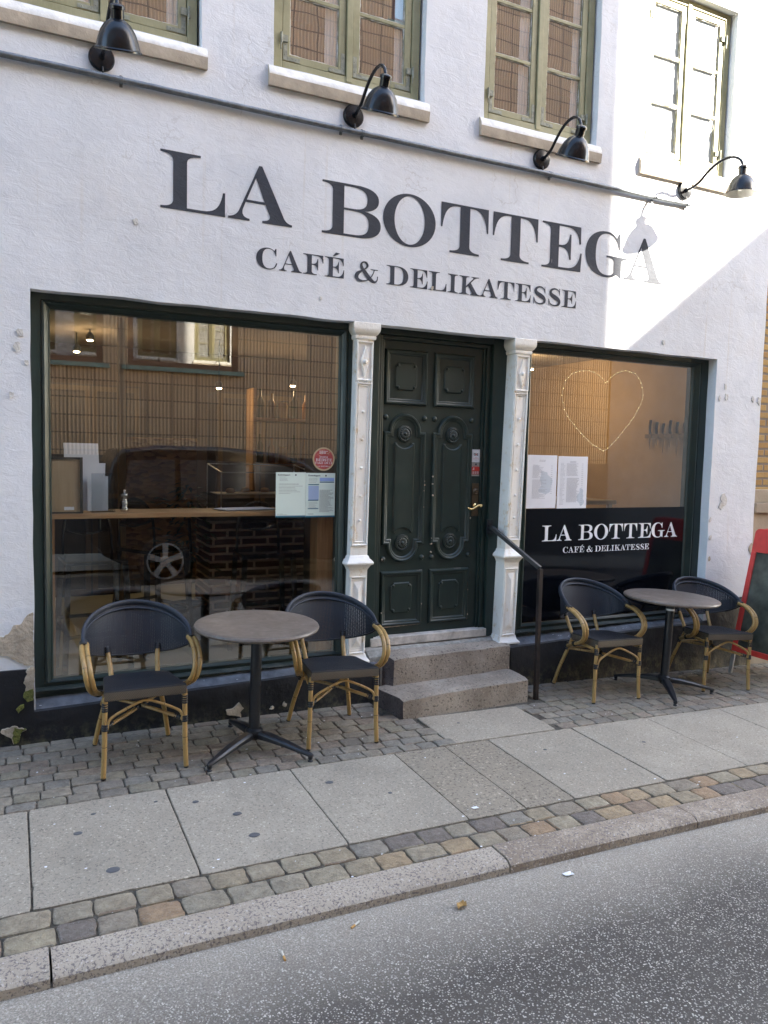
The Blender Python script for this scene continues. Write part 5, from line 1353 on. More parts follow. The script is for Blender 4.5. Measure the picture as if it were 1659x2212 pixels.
def make_chair(label):
    t = thing('bistro_chair', label, 'chair', (0, 0, 0), 0, 'bamboo look bistro chairs on the pavement')
    r = 0.0135
    legs = {}
    for s in (-1, 1):
        bm = bmesh.new()
        pts = [(s * 0.203, -0.208, 0.430), (s * 0.206, -0.210, 0.30), (s * 0.207, -0.218, 0.16), (s * 0.213, -0.232, 0.008)]
        cane(bm, pts, r, 12, 5, (0.62,))
        lg = obj('leg', bm, [BAMBOO, NODE], t, smooth=True)
        bm = bmesh.new(); tube(bm, [(s * 0.2133, -0.2325, 0.0), (s * 0.213, -0.232, 0.012)], r * 0.98, 12); obj('foot_cap', bm, WRAP, lg)
        bm = bmesh.new()
        pts = [(s * 0.142, 0.262, 0.560), (s * 0.132, 0.212, 0.478), (s * 0.128, 0.165, 0.398), (s * 0.142, 0.172, 0.330), (s * 0.180, 0.215, 0.16), (s * 0.206, 0.247, 0.008)]
        cane(bm, pts, r, 12, 5, (0.28, 0.72))
        lg = obj('leg', bm, [BAMBOO, NODE], t, smooth=True)
        bm = bmesh.new(); tube(bm, [(s * 0.2065, 0.248, 0.0), (s * 0.2062, 0.2472, 0.012)], r * 0.98, 12); obj('foot_cap', bm, WRAP, lg)
        # arm: two canes side by side
        bm = bmesh.new()
        for o in (0.0, 0.0255):
            ox = s * (0.300 - 0.004 + (o - 0.0127) * 0.9); 
            q_ = o - .0127
            pts = [(s * (0.284 + q_), 0.040, 0.652), (s * (0.290 + q_), -0.045, 0.634), (s * (0.287 + q_), -0.125, 0.590), (s * (0.279 + q_), -0.158, 0.525), (s * (0.262 + q_ * .9), -0.132, 0.458), (s * (0.236 + q_ * .7), -0.060, 0.410), (s * (0.202 + q_ * .5), 0.060, 0.365), (s * (0.160 + q_ * .3), 0.165, 0.325)]
            cane(bm, pts, 0.0135, 12, 6, (0.20 if o == 0 else 0.30, 0.50 if o == 0 else 0.58, 0.66))
        obj('armrest', bm, [BAMBOO, NODE], t, smooth=True)
    # seat: tan woven front apron and navy top
    bm = bmesh.new()
    F, Bk = -0.226, 0.150; wf, wb = 0.210, 0.160; zt, zb = 0.466, 0.410
    outline = [(-wf, F), (wf, F)]
    nseg = 10
    for k in range(nseg + 1):
        a = k / nseg; outline.append((wf + (wb + 0.02 - wf) * a, F + (Bk - 0.05 - F) * a))
    for k in range(1, 12):
        a = PI * k / 12; outline.append(((wb + 0.02) * math.cos(a), Bk - 0.05 + 0.06 * math.sin(a)))
    for k in range(nseg + 1):
        a = 1 - k / nseg; outline.append((-(wf + (wb + 0.02 - wf) * a), F + (Bk - 0.05 - F) * a))
    outline = outline[:2] + outline[3:-1]
    nO = len(outline); rings = []
    cx0, cy0 = 0, -0.03
    for (sc_, z) in ((0.97, zb), (1.0, zb + 0.004), (1.0, zt - 0.008), (0.985, zt), (0.90, zt + 0.001), (0.6, zt - 0.006), (0.3, zt - 0.009)):
        rings.append([bm.verts.new((cx0 + (x - cx0) * sc_, cy0 + (y - cy0) * sc_, z - 0.030 * max(0, (cy0 + (y - cy0) * sc_ + 0.226) / 0.39))) for x, y in outline])
    for q, (A, B) in enumerate(zip(rings, rings[1:])):
        for k in range(nO):
            f = bm.faces.new((A[k], A[(k + 1) % nO], B[(k + 1) % nO], B[k])); f.material_index = 1 if q < 2 else 0
    bm.faces.new(rings[-1]); bm.faces.new(rings[0][::-1]).material_index = 1
    obj('seat', bm, [MESH_SEAT, MESH_EDGE], t, smooth=True)
    # backrest skin
    bm = bmesh.new(); n, m = 32, 12; g = []
    for i in range(n + 1):
        u = -1 + 2 * i / n; row = []
        for j in range(m + 1):
            z = z_bot(u) + (z_top(u) - z_bot(u)) * j / m; x, y = back_xy(u, z); row.append(bm.verts.new((x, y, z)))
        g.append(row)
    for i in range(n):
        for j in range(m):
            try: bm.faces.new((g[i][j], g[i + 1][j], g[i + 1][j + 1], g[i][j + 1]))
            except ValueError: pass
    obj('backrest', bm, MESH_BACK, t, smooth='all')
    # wrapped rim along the top (double cane under textile) and thin lower hem
    bm = bmesh.new()
    for (dz, dy, rr, rz) in ((0.0, 0.0, 0.011, 0.021), (-0.030, -0.006, 0.006, 0.008)):
        P = []
        for i in range(49):
            u = -1 + 2 * i / 48; z = z_top(u) + dz * min(1, (1 - abs(u)) * 6 + 0.25); x, y = back_xy(u * 0.995, z); P.append((x, y + dy, z))
        P = [(-0.286, 0.025, 0.650)] + P[1:-1] + [(0.286, 0.025, 0.650)] if dz == 0 else P[2:-2]
        tube(bm, P, rz, 10, True, 0, rr, (0, 0, 1))
    obj('back_rim', bm, MESH_RIM, t, smooth='all')
    bm = bmesh.new(); P = []
    for i in range(41):
        u = -1 + 2 * i / 40; z = z_bot(u); x, y = back_xy(u, z); P.append((x, y, z))
    tube(bm, P, 0.006, 8); obj('lower_hem', bm, WRAP, t, smooth='all')
    # bracing under the seat
    bm = bmesh.new()
    cane(bm, [(-0.192, -0.216, 0.262), (-0.190, -0.216, 0.292), (-0.165, -0.214, 0.325), (-0.06, -0.208, 0.376), (0.0, -0.206, 0.392), (0.06, -0.208, 0.376), (0.165, -0.214, 0.325), (0.190, -0.216, 0.292), (0.192, -0.216, 0.262)], 0.0075, 10, 6, (0.3, 0.7))
    obj('front_brace', bm, [BAMBOO, NODE], t, smooth=True)
    bm = bmesh.new()
    cane(bm, [(-0.203, -0.212, 0.268), (0.0, -0.02, 0.298), (0.155, 0.185, 0.300)], 0.0100, 10, 6, (0.55,))
    obj('cross_stretcher', bm, [BAMBOO, NODE], t, smooth=True)
    bm = bmesh.new()
    cane(bm, [(0.203, -0.212, 0.268), (0.0, -0.02, 0.306), (-0.155, 0.185, 0.300)], 0.0100, 10, 6, (0.45, 0.8))
    obj('cross_stretcher', bm, [BAMBOO, NODE], t, smooth=True)
    bm = bmesh.new()
    for s in (-1, 1): cane(bm, [(s * 0.215, -0.19, 0.392), (s * 0.175, 0.0, 0.388), (s * 0.135, 0.16, 0.380)], 0.011, 10, 5, ())
    cane(bm, [(-0.155, 0.188, 0.300), (0.155, 0.188, 0.300)], 0.009, 10, 1, ())
    obj('seat_rail', bm, [BAMBOO, NODE], t, smooth=True)
    # black bindings
    def bind(*a):
        bm = bmesh.new(); wrap(bm, *a); obj('binding', bm, WRAP, t, smooth=True)
    for s in (-1, 1):
        bind((s * 0.205, -0.206, 0.400), (s * 0.2055, -0.209, 0.352), 0.0155, 4)
        bind((s * 0.204, -0.212, 0.288), (s * 0.205, -0.214, 0.252), 0.0172, 3)
        bind((s * 0.190, -0.200, 0.271), (s * 0.160, -0.168, 0.276), 0.0125, 3)
        bind((s * 0.146, 0.176, 0.345), (s * 0.158, 0.190, 0.290), 0.0185, 4)
        bind((s * 0.1285, 0.164, 0.418), (s * 0.130, 0.162, 0.384), 0.0160, 3)
        bind((s * 0.143, 0.264, 0.566), (s * 0.138, 0.246, 0.536), 0.0165, 3)
        bind((s * 0.222, 0.002, 0.388), (s * 0.208, 0.040, 0.373), 0.0205, 3)
        bind((s * 0.284, 0.066, 0.654), (s * 0.289, 0.016, 0.647), 0.0225, 3)
    bind((-0.03, -0.045, 0.300), (0.03, 0.005, 0.302), 0.016, 4)
    return t
chairA = make_chair('bamboo look bistro chair left of the left table, in front of the big window')
def place(c, x, y, deg):
    zx = (gz(x + 0.1, y) - gz(x - 0.1, y)) / 0.2
    c.location = (x, y, gz(x, y) + 0.002); c.rotation_euler = (R(1.4), math.atan(-zx) * 1.0, R(deg))
place(chairA, 0.622, -0.410, 0.5)
for (x, y, d, lab) in ((1.768, -0.432, -4, 'bamboo look bistro chair between the left table and the stone steps'),
                       (4.005, -0.285, -1, 'bamboo look bistro chair between the handrail and the right table'),
                       (5.140, -0.330, -10, 'bamboo look bistro chair beside the red sign at the right end')):
    c = copy_tree(chairA); c['label'] = lab; place(c, x, y, d)

# ================================================================== TABLES
def make_table(label):
    t = thing('bistro_table', label, 'table', (0, 0, 0), 0, 'round bistro tables on the pavement')
    bm = bmesh.new(); r = 0.355
    lathe(bm, [(0, 0.712), (r - 0.03, 0.712), (r - 0.012, 0.714), (r - 0.003, 0.720), (r, 0.728), (r - 0.004, 0.737), (r - 0.014, 0.742), (r - 0.03, 0.7435), (0, 0.7435)], (0, 0, 0), (0, 0, 1), 72)
    obj('tabletop', bm, TABLETOP, t, smooth=True)
    bm = bmesh.new(); tube(bm, [(0, 0, 0.06), (0, 0, 0.700)], 0.0315, 24); box(bm, -0.11, 0.11, -0.11, 0.11, 0.700, 0.711)
    obj('pillar', bm, BLACKMETAL, t, smooth=True)
    bm = bmesh.new(); lathe(bm, [(0.030, 0.128), (0.040, 0.124), (0.050, 0.116), (0.051, 0.104), (0.044, 0.076), (0.030, 0.064), (0, 0.064)], (0, 0, 0), (0, 0, 1), 24)
    hub = obj('hub', bm, BLACKMETAL, t, smooth=True)
    for a in (R(215), R(311), R(96)):
        bm = bmesh.new(); ca, sa = math.cos(a), math.sin(a)
        st = [(0.030, 0.026, 0.112, 0.070), (0.11, 0.031, 0.106, 0.070), (0.22, 0.028, 0.086, 0.058), (0.31, 0.022, 0.064, 0.042), (0.375, 0.015, 0.048, 0.030), (0.392, 0.009, 0.042, 0.030)]
        rr = []
        for d, hw, zt, zb in st:
            row = []
            for (o, z) in ((-hw, zb), (hw, zb), (hw, zt - 0.010), (hw * 0.62, zt), (-hw * 0.62, zt), (-hw, zt - 0.010)):
                row.append(bm.verts.new((ca * d - sa * o, sa * d + ca * o, z)))
            rr.append(row)
        for A, B in zip(rr, rr[1:]):
            for k in range(6): bm.faces.new((A[k], A[(k + 1) % 6], B[(k + 1) % 6], B[k]))
        bm.faces.new(rr[0]); bm.faces.new(rr[-1][::-1])
        lg = obj('leg', bm, BLACKMETAL, t, smooth=True, bevel=0.003)
        bm = bmesh.new(); lathe(bm, [(0, 0.0), (0.015, 0.0), (0.016, 0.004), (0.010, 0.008), (0.008, 0.012), (0.013, 0.014), (0.015, 0.032), (0, 0.032)], (ca * 0.375, sa * 0.375, 0), (0, 0, 1), 14)
        obj('foot_cap', bm, WRAP, lg, smooth=True)
    return t
tb = make_table('round stone look bistro table between the two chairs left of the steps')
place(tb, 1.250, -0.515, 0)
t2 = copy_tree(tb); t2['label'] = 'round stone look bistro table between the two chairs right of the handrail'
place(t2, 4.540, -0.445, 22); t2.location.z += 0.012
bm = bmesh.new(); lathe(bm, [(0.0320, 0.632), (0.0322, 0.633), (0.0322, 0.645), (0.0320, 0.646)], (0, 0, 0), (0, 0, 1), 24); tl = obj('paper_tag', bm, WHITEP, t2)

# ================================================================== A-BOARD
ab = thing('pavement_sign', 'red framed folding chalkboard sign standing at the right edge of the facade', 'sign', (5.66, -0.15, gz(5.7, -0.3)))
def leaf(s, off):
    """leaf leaning; s=+1 front leaf (top away from the cafe), local y runs towards the street"""
    z0, z1 = 0.20, 1.262; L = 0.225
    def P(u, h, d=0.0):  # u along -y 0..0.62, h height, d thickness offset
        f = (h - z0) / (z1 - z0)
        x = (L * f) if s > 0 else (2 * L + 0.06 - L * f)
        return (x + (-d if s > 0 else d), -u, h)
    def bar_(bm, u0, u1, h0, h1, t=0.028):
        pts = [P(u0, h0, t), P(u1, h0, t), P(u1, h0), P(u0, h0), P(u0, h1, t), P(u1, h1, t), P(u1, h1), P(u0, h1)]
        hexa(bm, pts)
    W_ = 0.66
    bm = bmesh.new(); bar_(bm, 0.0, 0.045, z0, 1.06); bar_(bm, W_ - 0.045, W_, z0, 1.06); bar_(bm, 0.045, W_ - 0.045, z0, z0 + 0.045)
    # rounded head board
    n = 6; hp = [(0.0, 1.06), (W_, 1.06), (W_, 1.22)] + [(W_ - 0.04 + 0.04 * math.cos(a), 1.222 + 0.04 * math.sin(a)) for a in [PI / 2 * k / n for k in range(1, n + 1)]] + [(0.04 - 0.04 * math.sin(a), 1.222 + 0.04 * math.cos(a)) for a in [PI / 2 * k / n for k in range(0, n)]] + [(0.0, 1.22)]
    A = [bm.verts.new(P(u, h, 0.028)) for u, h in hp]; B = [bm.verts.new(P(u, h)) for u, h in hp]
    bm.faces.new(A); bm.faces.new(B[::-1])
    for k in range(len(hp)): bm.faces.new((A[k], B[k], B[(k + 1) % len(hp)], A[(k + 1) % len(hp)]))
    fr = obj('frame', bm, REDWOOD, ab, bevel=0.003)
    bm = bmesh.new(); hexa(bm, [P(0.04, z0 + 0.04, 0.016), P(W_ - 0.04, z0 + 0.04, 0.016), P(W_ - 0.04, z0 + 0.04, 0.010), P(0.04, z0 + 0.04, 0.010), P(0.04, 1.065, 0.016), P(W_ - 0.04, 1.065, 0.016), P(W_ - 0.04, 1.065, 0.010), P(0.04, 1.065, 0.010)])
    obj('chalkboard', bm, CHALK, ab)
    for u in (0.006, W_ - 0.036):
        bm = bmesh.new(); hexa(bm, [P(u, 0.0, 0.018), P(u + 0.03, 0.0, 0.018), P(u + 0.03, 0.0, 0.0), P(u, 0.0, 0.0), P(u, 0.24, 0.020), P(u + 0.03, 0.24, 0.020), P(u + 0.03, 0.24, 0.001), P(u, 0.24, 0.001)])
        obj('leg', bm, ALLOY, ab)
leaf(1, 0); leaf(-1, 0)

# ================================================================== LITTER
LEAF = simple('dry_leaf', (0.36, 0.22, 0.07), 0.8); BUTT = simple('cigarette_paper', (0.62, 0.58, 0.5), 0.8); FILT = simple('cigarette_filter', (0.5, 0.28, 0.09), 0.8)
def zr(x, y): return road_z(x, y) if y < -2.09 else gz(x, y)
bm = bmesh.new(); g = [[bm.verts.new((-0.03 + 0.06 * i / 5, (j - 2) * 0.010 * math.sin(PI * (i + 0.4) / 6), 0.006 + 0.006 * math.sin(i * 1.3) + 0.004 * abs(j - 2))) for j in range(5)] for i in range(6)]
for i in range(5):
    for j in range(4): bm.faces.new((g[i][j], g[i + 1][j], g[i + 1][j + 1], g[i][j + 1]))
lf = tag(obj('dry_leaf', bm, LEAF), 'curled brown dry leaf lying on the asphalt near the kerb joint', 'leaf'); lf.location = (1.62, -2.22, zr(1.62, -2.22)); lf.rotation_euler = (0, 0, 0.6)
for (x, y, a, lab) in ((1.17, -2.17, 0.5, 'cigarette butt on the asphalt close to the kerb'), (0.86, -2.24, 1.5, 'cigarette butt nearer the lower left on the asphalt')):
    t = thing('cigarette_butt', lab, 'cigarette butt', (x, y, zr(x, y) + 0.005), a, 'cigarette butts in the gutter')
    bm = bmesh.new(); tube(bm, [(0, 0, 0), (0.028, 0, 0.001)], 0.0042, 8); obj('paper', bm, BUTT, t)
    bm = bmesh.new(); tube(bm, [(-0.022, 0, 0), (0, 0, 0)], 0.0044, 8); obj('filter', bm, FILT, t)
bm = bmesh.new(); g = [[bm.verts.new((-0.022 + 0.044 * i / 3 + rnd.uniform(-.003, .003), -0.012 + 0.024 * j / 3 + rnd.uniform(-.003, .003), 0.004 + rnd.uniform(0, 0.006))) for j in range(4)] for i in range(4)]
for i in range(3):
    for j in range(3): bm.faces.new((g[i][j], g[i + 1][j], g[i + 1][j + 1], g[i][j + 1]))
pp = tag(obj('paper_scrap', bm, VINYLW), 'crumpled white paper scrap on the road by the kerb', 'litter'); pp.location = (2.19, -2.19, zr(2.19, -2.19))
pp2 = pp.copy(); C.objects.link(pp2); pp2.location = (2.08, -1.60, gz(2.08, -1.60) + 0.002); pp2.scale = (0.7, 0.8, 0.5); pp2['label'] = 'small white paper scrap on the coarse slab before the steps'
# crumbs, chewing gum spots and flakes: nobody could count them
bm = bmesh.new()
for _ in range(150):
    x, y = rnd.uniform(-0.3, 5.5), rnd.uniform(-1.95, -0.05); r = rnd.choice([0.003, 0.004, 0.005, 0.007]); z = gz(x, y) + 0.003
    vs = [bm.verts.new((x + r * rnd.uniform(0.6, 1.3) * math.cos(2 * PI * k / 5), y + r * 0.7 * math.sin(2 * PI * k / 5), z + rnd.uniform(0, 0.002))) for k in range(5)]; bm.faces.new(vs)
for _ in range(26):
    x = rnd.choice([rnd.uniform(0.12, 2.2), rnd.uniform(3.5, 5.4)]); r = rnd.choice([0.003, 0.005, 0.006]); y = rnd.uniform(0.01, 0.05); z = led(x) + 0.010 + (y - 0.004) * 0.69 + 0.003
    bm.faces.new([bm.verts.new((x + r * 1.4 * math.cos(2 * PI * k / 5), y + r * 0.6 * math.sin(2 * PI * k / 5), z)) for k in range(5)])
tag(obj('white_flakes', bm, WHITEP), 'scattered white flakes and crumbs on the paving', 'litter', kind='stuff')
GUM = simple('old_gum', (0.10, 0.10, 0.105), 0.8); bm = bmesh.new()
for (x, y, r) in ((0.36, -1.52, .028), (0.25, -1.16, .020), (0.33, -1.00, .012), (0.80, -1.05, .016), (0.98, -1.46, .026), (1.50, -1.08, .022), (0.62, -0.98, .010), (2.62, -0.55, .012), (0.96, -1.24, .022), (1.75, -1.3, .012), (3.6, -1.2, .014), (2.9, -1.1, .012)):
    z = gz(x, y) + 0.0035; n = 14
    ring = [bm.verts.new((x + r * (1 + 0.2 * noise.noise((k, x * 9, 0))) * math.cos(2 * PI * k / n), y + r * 0.85 * math.sin(2 * PI * k / n), gz(x, y) + 0.0015)) for k in range(n)]
    c_ = [bm.verts.new((x + (v.co.x - x) * 0.7, y + (v.co.y - y) * 0.7, z)) for v in ring]
    for k in range(n): bm.faces.new((ring[k], ring[(k + 1) % n], c_[(k + 1) % n], c_[k]))
    bm.faces.new(c_)
tag(obj('gum_spots', bm, GUM), 'dark trodden chewing gum spots on the slabs', 'gum', kind='stuff')

# ================================================================== INTERIOR
ZF, ZC = 0.150, 2.80
def struct(name, bm, m): return tag(obj(name, bm, m), kind='structure')
bm = bmesh.new(); box(bm, -0.04, 5.95, 0.16, 4.95, ZF - 0.08, ZF); struct('shop_floor', bm, INFLOOR)
bm = bmesh.new(); box(bm, -0.04, 5.95, 0.31, 4.95, ZC - 0.0, ZC + 0.06); struct('shop_ceiling', bm, INCEIL)
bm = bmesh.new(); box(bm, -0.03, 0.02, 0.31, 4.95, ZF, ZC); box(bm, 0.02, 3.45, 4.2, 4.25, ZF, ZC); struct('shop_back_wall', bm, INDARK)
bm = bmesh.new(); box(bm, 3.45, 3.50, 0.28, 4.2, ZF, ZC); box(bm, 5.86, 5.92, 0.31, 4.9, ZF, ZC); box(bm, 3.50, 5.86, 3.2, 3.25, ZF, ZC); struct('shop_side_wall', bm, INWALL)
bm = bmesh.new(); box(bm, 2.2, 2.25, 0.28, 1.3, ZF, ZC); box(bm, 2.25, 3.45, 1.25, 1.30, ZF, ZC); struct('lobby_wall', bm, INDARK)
# oak window bar
bar_t = thing('window_bar', 'oak window bar counter with side posts behind the left window', 'counter', (0, 0, 0))
bm = bmesh.new(); box(bm, 0.14, 1.985, 0.155, 0.50, 1.282, 1.312); obj('counter_top', bm, OAK, bar_t, bevel=0.003)
for (a, b_) in ((0.185, 0.228), (1.885, 2.03)):
    bm = bmesh.new(); box(bm, a, b_, 0.165, 0.215 if a < 1 else 0.30, ZF, 1.281); obj('side_post', bm, OAKV, bar_t)
# picture frame seen from behind
pf = thing('picture_frame', 'picture frame standing on the window bar with its brown back showing', 'picture frame', (0.292, 0.175, 1.3135))
bm = bmesh.new(); box(bm, -0.085, 0.078, 0.0, 0.006, 0.006, 0.325); obj('backing_board', bm, CARD, pf)
bm = bmesh.new(); box(bm, 0.078, 0.094, -0.012, 0.030, 0.0, 0.335); box(bm, -0.10, 0.078, -0.006, 0.030, 0.322, 0.335); box(bm, -0.10, 0.078, -0.006, 0.030, 0.0, 0.010); box(bm, -0.10, -0.086, -0.006, 0.030, 0.01, 0.322)
obj('frame', bm, simple('dark_bronze_frame', (0.06, 0.05, 0.035), 0.5), pf)
bm = bmesh.new(); box(bm, -0.01, 0.045, -0.0015, -0.0005, 0.020, 0.040); obj('label', bm, WHITEP, pf)
# papers in an acrylic holder
ph = thing('paper_holder', 'clear acrylic holder full of paper sheets behind the picture frame', 'paper holder', (0.415, 0.235, 1.3135), 0.08)
for (x, y, w, h, a) in ((-0.11, 0.05, 0.20, 0.42, -0.03), (-0.06, 0.02, 0.16, 0.30, 0.05), (0.0, -0.01, 0.12, 0.22, 0.02)):
    bm = bmesh.new(); vs = [bm.verts.new(p) for p in ((x, y, 0.01), (x + w, y, 0.01), (x + w + a * h, y + 0.02, h), (x + a * h, y + 0.02, h))]; bm.faces.new(vs); obj('sheet', bm, PAPER, ph, recalc=False)
bm = bmesh.new(); box(bm, 0.02, 0.16, -0.03, -0.027, 0, 0.24); box(bm, 0.02, 0.16, 0.04, 0.043, 0, 0.24); box(bm, 0.02, 0.16, -0.027, 0.04, 0, 0.003); obj('holder', bm, CLEAR, ph)
# pepper mill
pm = thing('pepper_mill', 'small clear acrylic pepper mill standing on the window bar', 'pepper mill', (0.636, 0.27, 1.3135))
bm = bmesh.new(); lathe(bm, [(0, 0), (0.026, 0), (0.026, 0.018), (0.020, 0.026), (0.022, 0.045), (0.024, 0.062), (0.016, 0.076), (0.014, 0.082), (0.022, 0.094), (0.024, 0.104), (0.018, 0.116), (0, 0.120)], (0, 0, 0), (0, 0, 1), 20); obj('body', bm, m_glass('mill_acrylic', 0.25, (0.75, 0.77, 0.8)), pm, smooth='all')
bm = bmesh.new(); lathe(bm, [(0, 0.022), (0.013, 0.022), (0.014, 0.062), (0, 0.064)], (0, 0, 0), (0, 0, 1), 14); obj('filling', bm, WHITEP, pm)
bm = bmesh.new(); lathe(bm, [(0.005, 0.118), (0.005, 0.124), (0.008, 0.128), (0.006, 0.136), (0, 0.138)], (0, 0, 0), (0, 0, 1), 14); obj('knob', bm, CHROME, pm)
mg = thing('magazine', 'flat glossy magazines left on the window bar', 'magazine', (1.42, 0.33, 1.3135), 0.1)
for k, (w, m_) in enumerate(((0.20, CHALK), (0.18, PAPER))):
    bm = bmesh.new(); box(bm, -w, w, -0.09, 0.09, 0.004 * k, 0.004 * k + 0.0035); o = obj('cover', bm, m_, mg); o.rotation_euler = (0, 0, 0.12 * k)
# ghost stools
def stool(label):
    t = thing('bar_stool', label, 'stool', (0, 0, 0), 0, 'transparent bar stools at the window bar')
    sz = 0.80
    bm = bmesh.new(); box(bm, -0.20, 0.20, -0.19, 0.19, sz - 0.028, sz); obj('seat', bm, GHOST, t, bevel=0.008)
    for sx in (-1, 1):
        for sy in (-1, 1):
            bm = bmesh.new(); bar4(bm, (sx * 0.215, sy * 0.205, 0), (sx * 0.182, sy * 0.172, sz - 0.03), 0.036, (0, 1, 0)); obj('leg', bm, GHOST, t, bevel=0.005)
    bm = bmesh.new()
    bar4(bm, (-0.19, -0.195, 0.30), (0.19, -0.195, 0.30), 0.022); bar4(bm, (-0.19, 0.195, 0.36), (0.19, 0.195, 0.36), 0.022)
    for s in (-1, 1): bar4(bm, (s * 0.20, -0.18, 0.33), (s * 0.20, 0.18, 0.33), 0.022)
    obj('footrest', bm, GHOST, t)
    bm = bmesh.new(); P = []
    for k in range(25):
        a = PI * k / 24; P.append((-0.165 * math.cos(a), 0.19 + 0.05 * math.sin(a), sz + 0.36 * math.sin(a) ** 0.55))
    tube(bm, P, 0.012, 8); tube(bm, smooth_path([(-0.14, 0.20, sz + 0.18), (0, 0.235, sz + 0.14), (0.14, 0.20, sz + 0.18)], 6), 0.008, 8)
    n = 16; vs0 = []; vs1 = []
    for k in range(n + 1):
        a = 0.35 + (PI - 0.7) * k / n; vs0.append(bm.verts.new((-0.155 * math.cos(a), 0.195 + 0.05 * math.sin(a), sz + 0.17 - 0.03 * math.sin(a)))); vs1.append(bm.verts.new((-0.155 * math.cos(a), 0.20 + 0.05 * math.sin(a), sz + 0.355 * math.sin(a) ** 0.55)))
    for k in range(n): bm.faces.new((vs0[k], vs0[k + 1], vs1[k + 1], vs1[k]))
    obj('backrest', bm, GHOST, t, smooth='all')
    return t
s1_ = stool('smoke transparent bar stool behind the first chair, at the left end of the window bar'); s1_.location = (0.50, 0.86, ZF); s1_.rotation_euler = (0, 0, 0.08)
for (x, y, a, lab) in ((1.72, 0.86, -0.06, 'smoke transparent bar stool at the right end of the window bar, over the round table'), (0.98, 1.35, 0.5, 'smoke transparent bar stool set back in the middle behind the window bar')):
    c = copy_tree(s1_); c.location = (x, y, ZF); c.rotation_euler = (0, 0, a); c['label'] = lab
# OSB panel, brick counter, display case and door behind
o = bmesh.new(); box(o, 0.86, 1.44, 1.92, 1.95, ZF + 0.45, 1.80); tag(obj('strand_board', o, OSB), 'brown strand board panel standing inside the cafe', 'board')
o = bmesh.new(); box(o, 0.80, 0.855, 1.90, 1.98, ZF, ZC); tag(obj('timber_post', o, INWALL), 'pale timber post beside the strand board', 'post')
bk = thing('brick_counter', 'dark red brick service counter with pale mortar inside the cafe', 'counter')
o = bmesh.new(); box(o, 1.46, 2.60, 1.50, 2.05, ZF, 1.13); obj('base', o, DBRICK, bk)
o = bmesh.new(); box(o, 1.42, 2.64, 1.46, 2.10, 1.131, 1.165); obj('counter_top', o, INDARK, bk)
cs = thing('display_case', 'glass display case with pastries on the brick counter', 'display case', (1.95, 1.75, 1.166))
o = bmesh.new()
for x in (-0.40, 0.40): bar4(o, (x, -0.25, 0), (x, -0.25, 0.36), 0.008, (0, 1, 0)); bar4(o, (x, 0.25, 0), (x, 0.25, 0.42), 0.008, (0, 1, 0)); bar4(o, (x, -0.25, 0.36), (x, 0.25, 0.42), 0.008)
bar4(o, (-0.4, -0.25, 0.36), (0.4, -0.25, 0.36), 0.008); bar4(o, (-0.4, 0.25, 0.42), (0.4, 0.25, 0.42), 0.008); obj('frame', o, ALLOY, cs)
o = bmesh.new(); box(o, -0.39, 0.39, -0.10, 0.2, 0.17, 0.176); obj('shelf', o, ALLOY, cs)
o = bmesh.new()
for k in range(9):
    lathe(o, [(0, 0), (0.035, 0.002), (0.042, 0.018), (0.030, 0.036), (0, 0.042)], (-0.34 + k * 0.083, rnd.uniform(-.05, .15), 0.177 if k % 2 else 0.002), (0, 0, 1), 12)
obj('pastries', o, simple('baked_crust', (0.50, 0.26, 0.09), 0.6), cs, smooth='all')
# tall cabinets with glass doors on the back wall
for k, (x, lab) in enumerate(((0.25, 'tall pale cabinet at the left of the dark back wall'), (2.05, 'tall pale cabinet at the right of the dark back wall, behind the counter'))):
    cbn = thing('cabinet', lab, 'cabinet', (x, 3.75, ZF), group='cabinets on the back wall')
    o = bmesh.new(); box(o, 0, 1.0, 0.02, 0.44, 0, 2.2); obj('carcass', o, DARKSTONE, cbn)
    for q in range(2):
        o = bmesh.new(); a0 = 0.02 + q * 0.49
        for (u0, u1, v0, v1) in ((0, 0.05, 0, 2.16), (0.42, 0.47, 0, 2.16), (0.05, 0.42, 0, 0.05), (0.05, 0.42, 2.11, 2.16), (0.05, 0.42, 1.0, 1.05)): box(o, a0 + u0, a0 + u1, -0.01, 0.018, 0.02 + v0, 0.02 + v1)
        obj('door', o, simple('brown_cabinet_door', (0.10, 0.072, 0.045), 0.6), cbn)
sh_ = thing('wall_shelf', 'oak wall shelf with two boards inside the cafe, right of the left window', 'shelf', (2.28, 3.0, 0))
for zz in (1.55, 2.02):
    o = bmesh.new(); box(o, 0, 0.85, 0, 0.26, zz, zz + 0.03); obj('board', o, OAK, sh_)
o = bmesh.new(); box(o, -0.03, 0.0, 0, 0.26, 1.3, 2.35); box(o, 0.85, 0.88, 0, 0.26, 1.3, 2.35); obj('side_panel', o, OAK, sh_)
BOT = [simple('green_bottle_glass', (0.03, 0.06, 0.025), 0.15), simple('amber_bottle_glass', (0.22, 0.09, 0.02), 0.15), simple('jar_gold', (0.50, 0.33, 0.10), 0.3)]
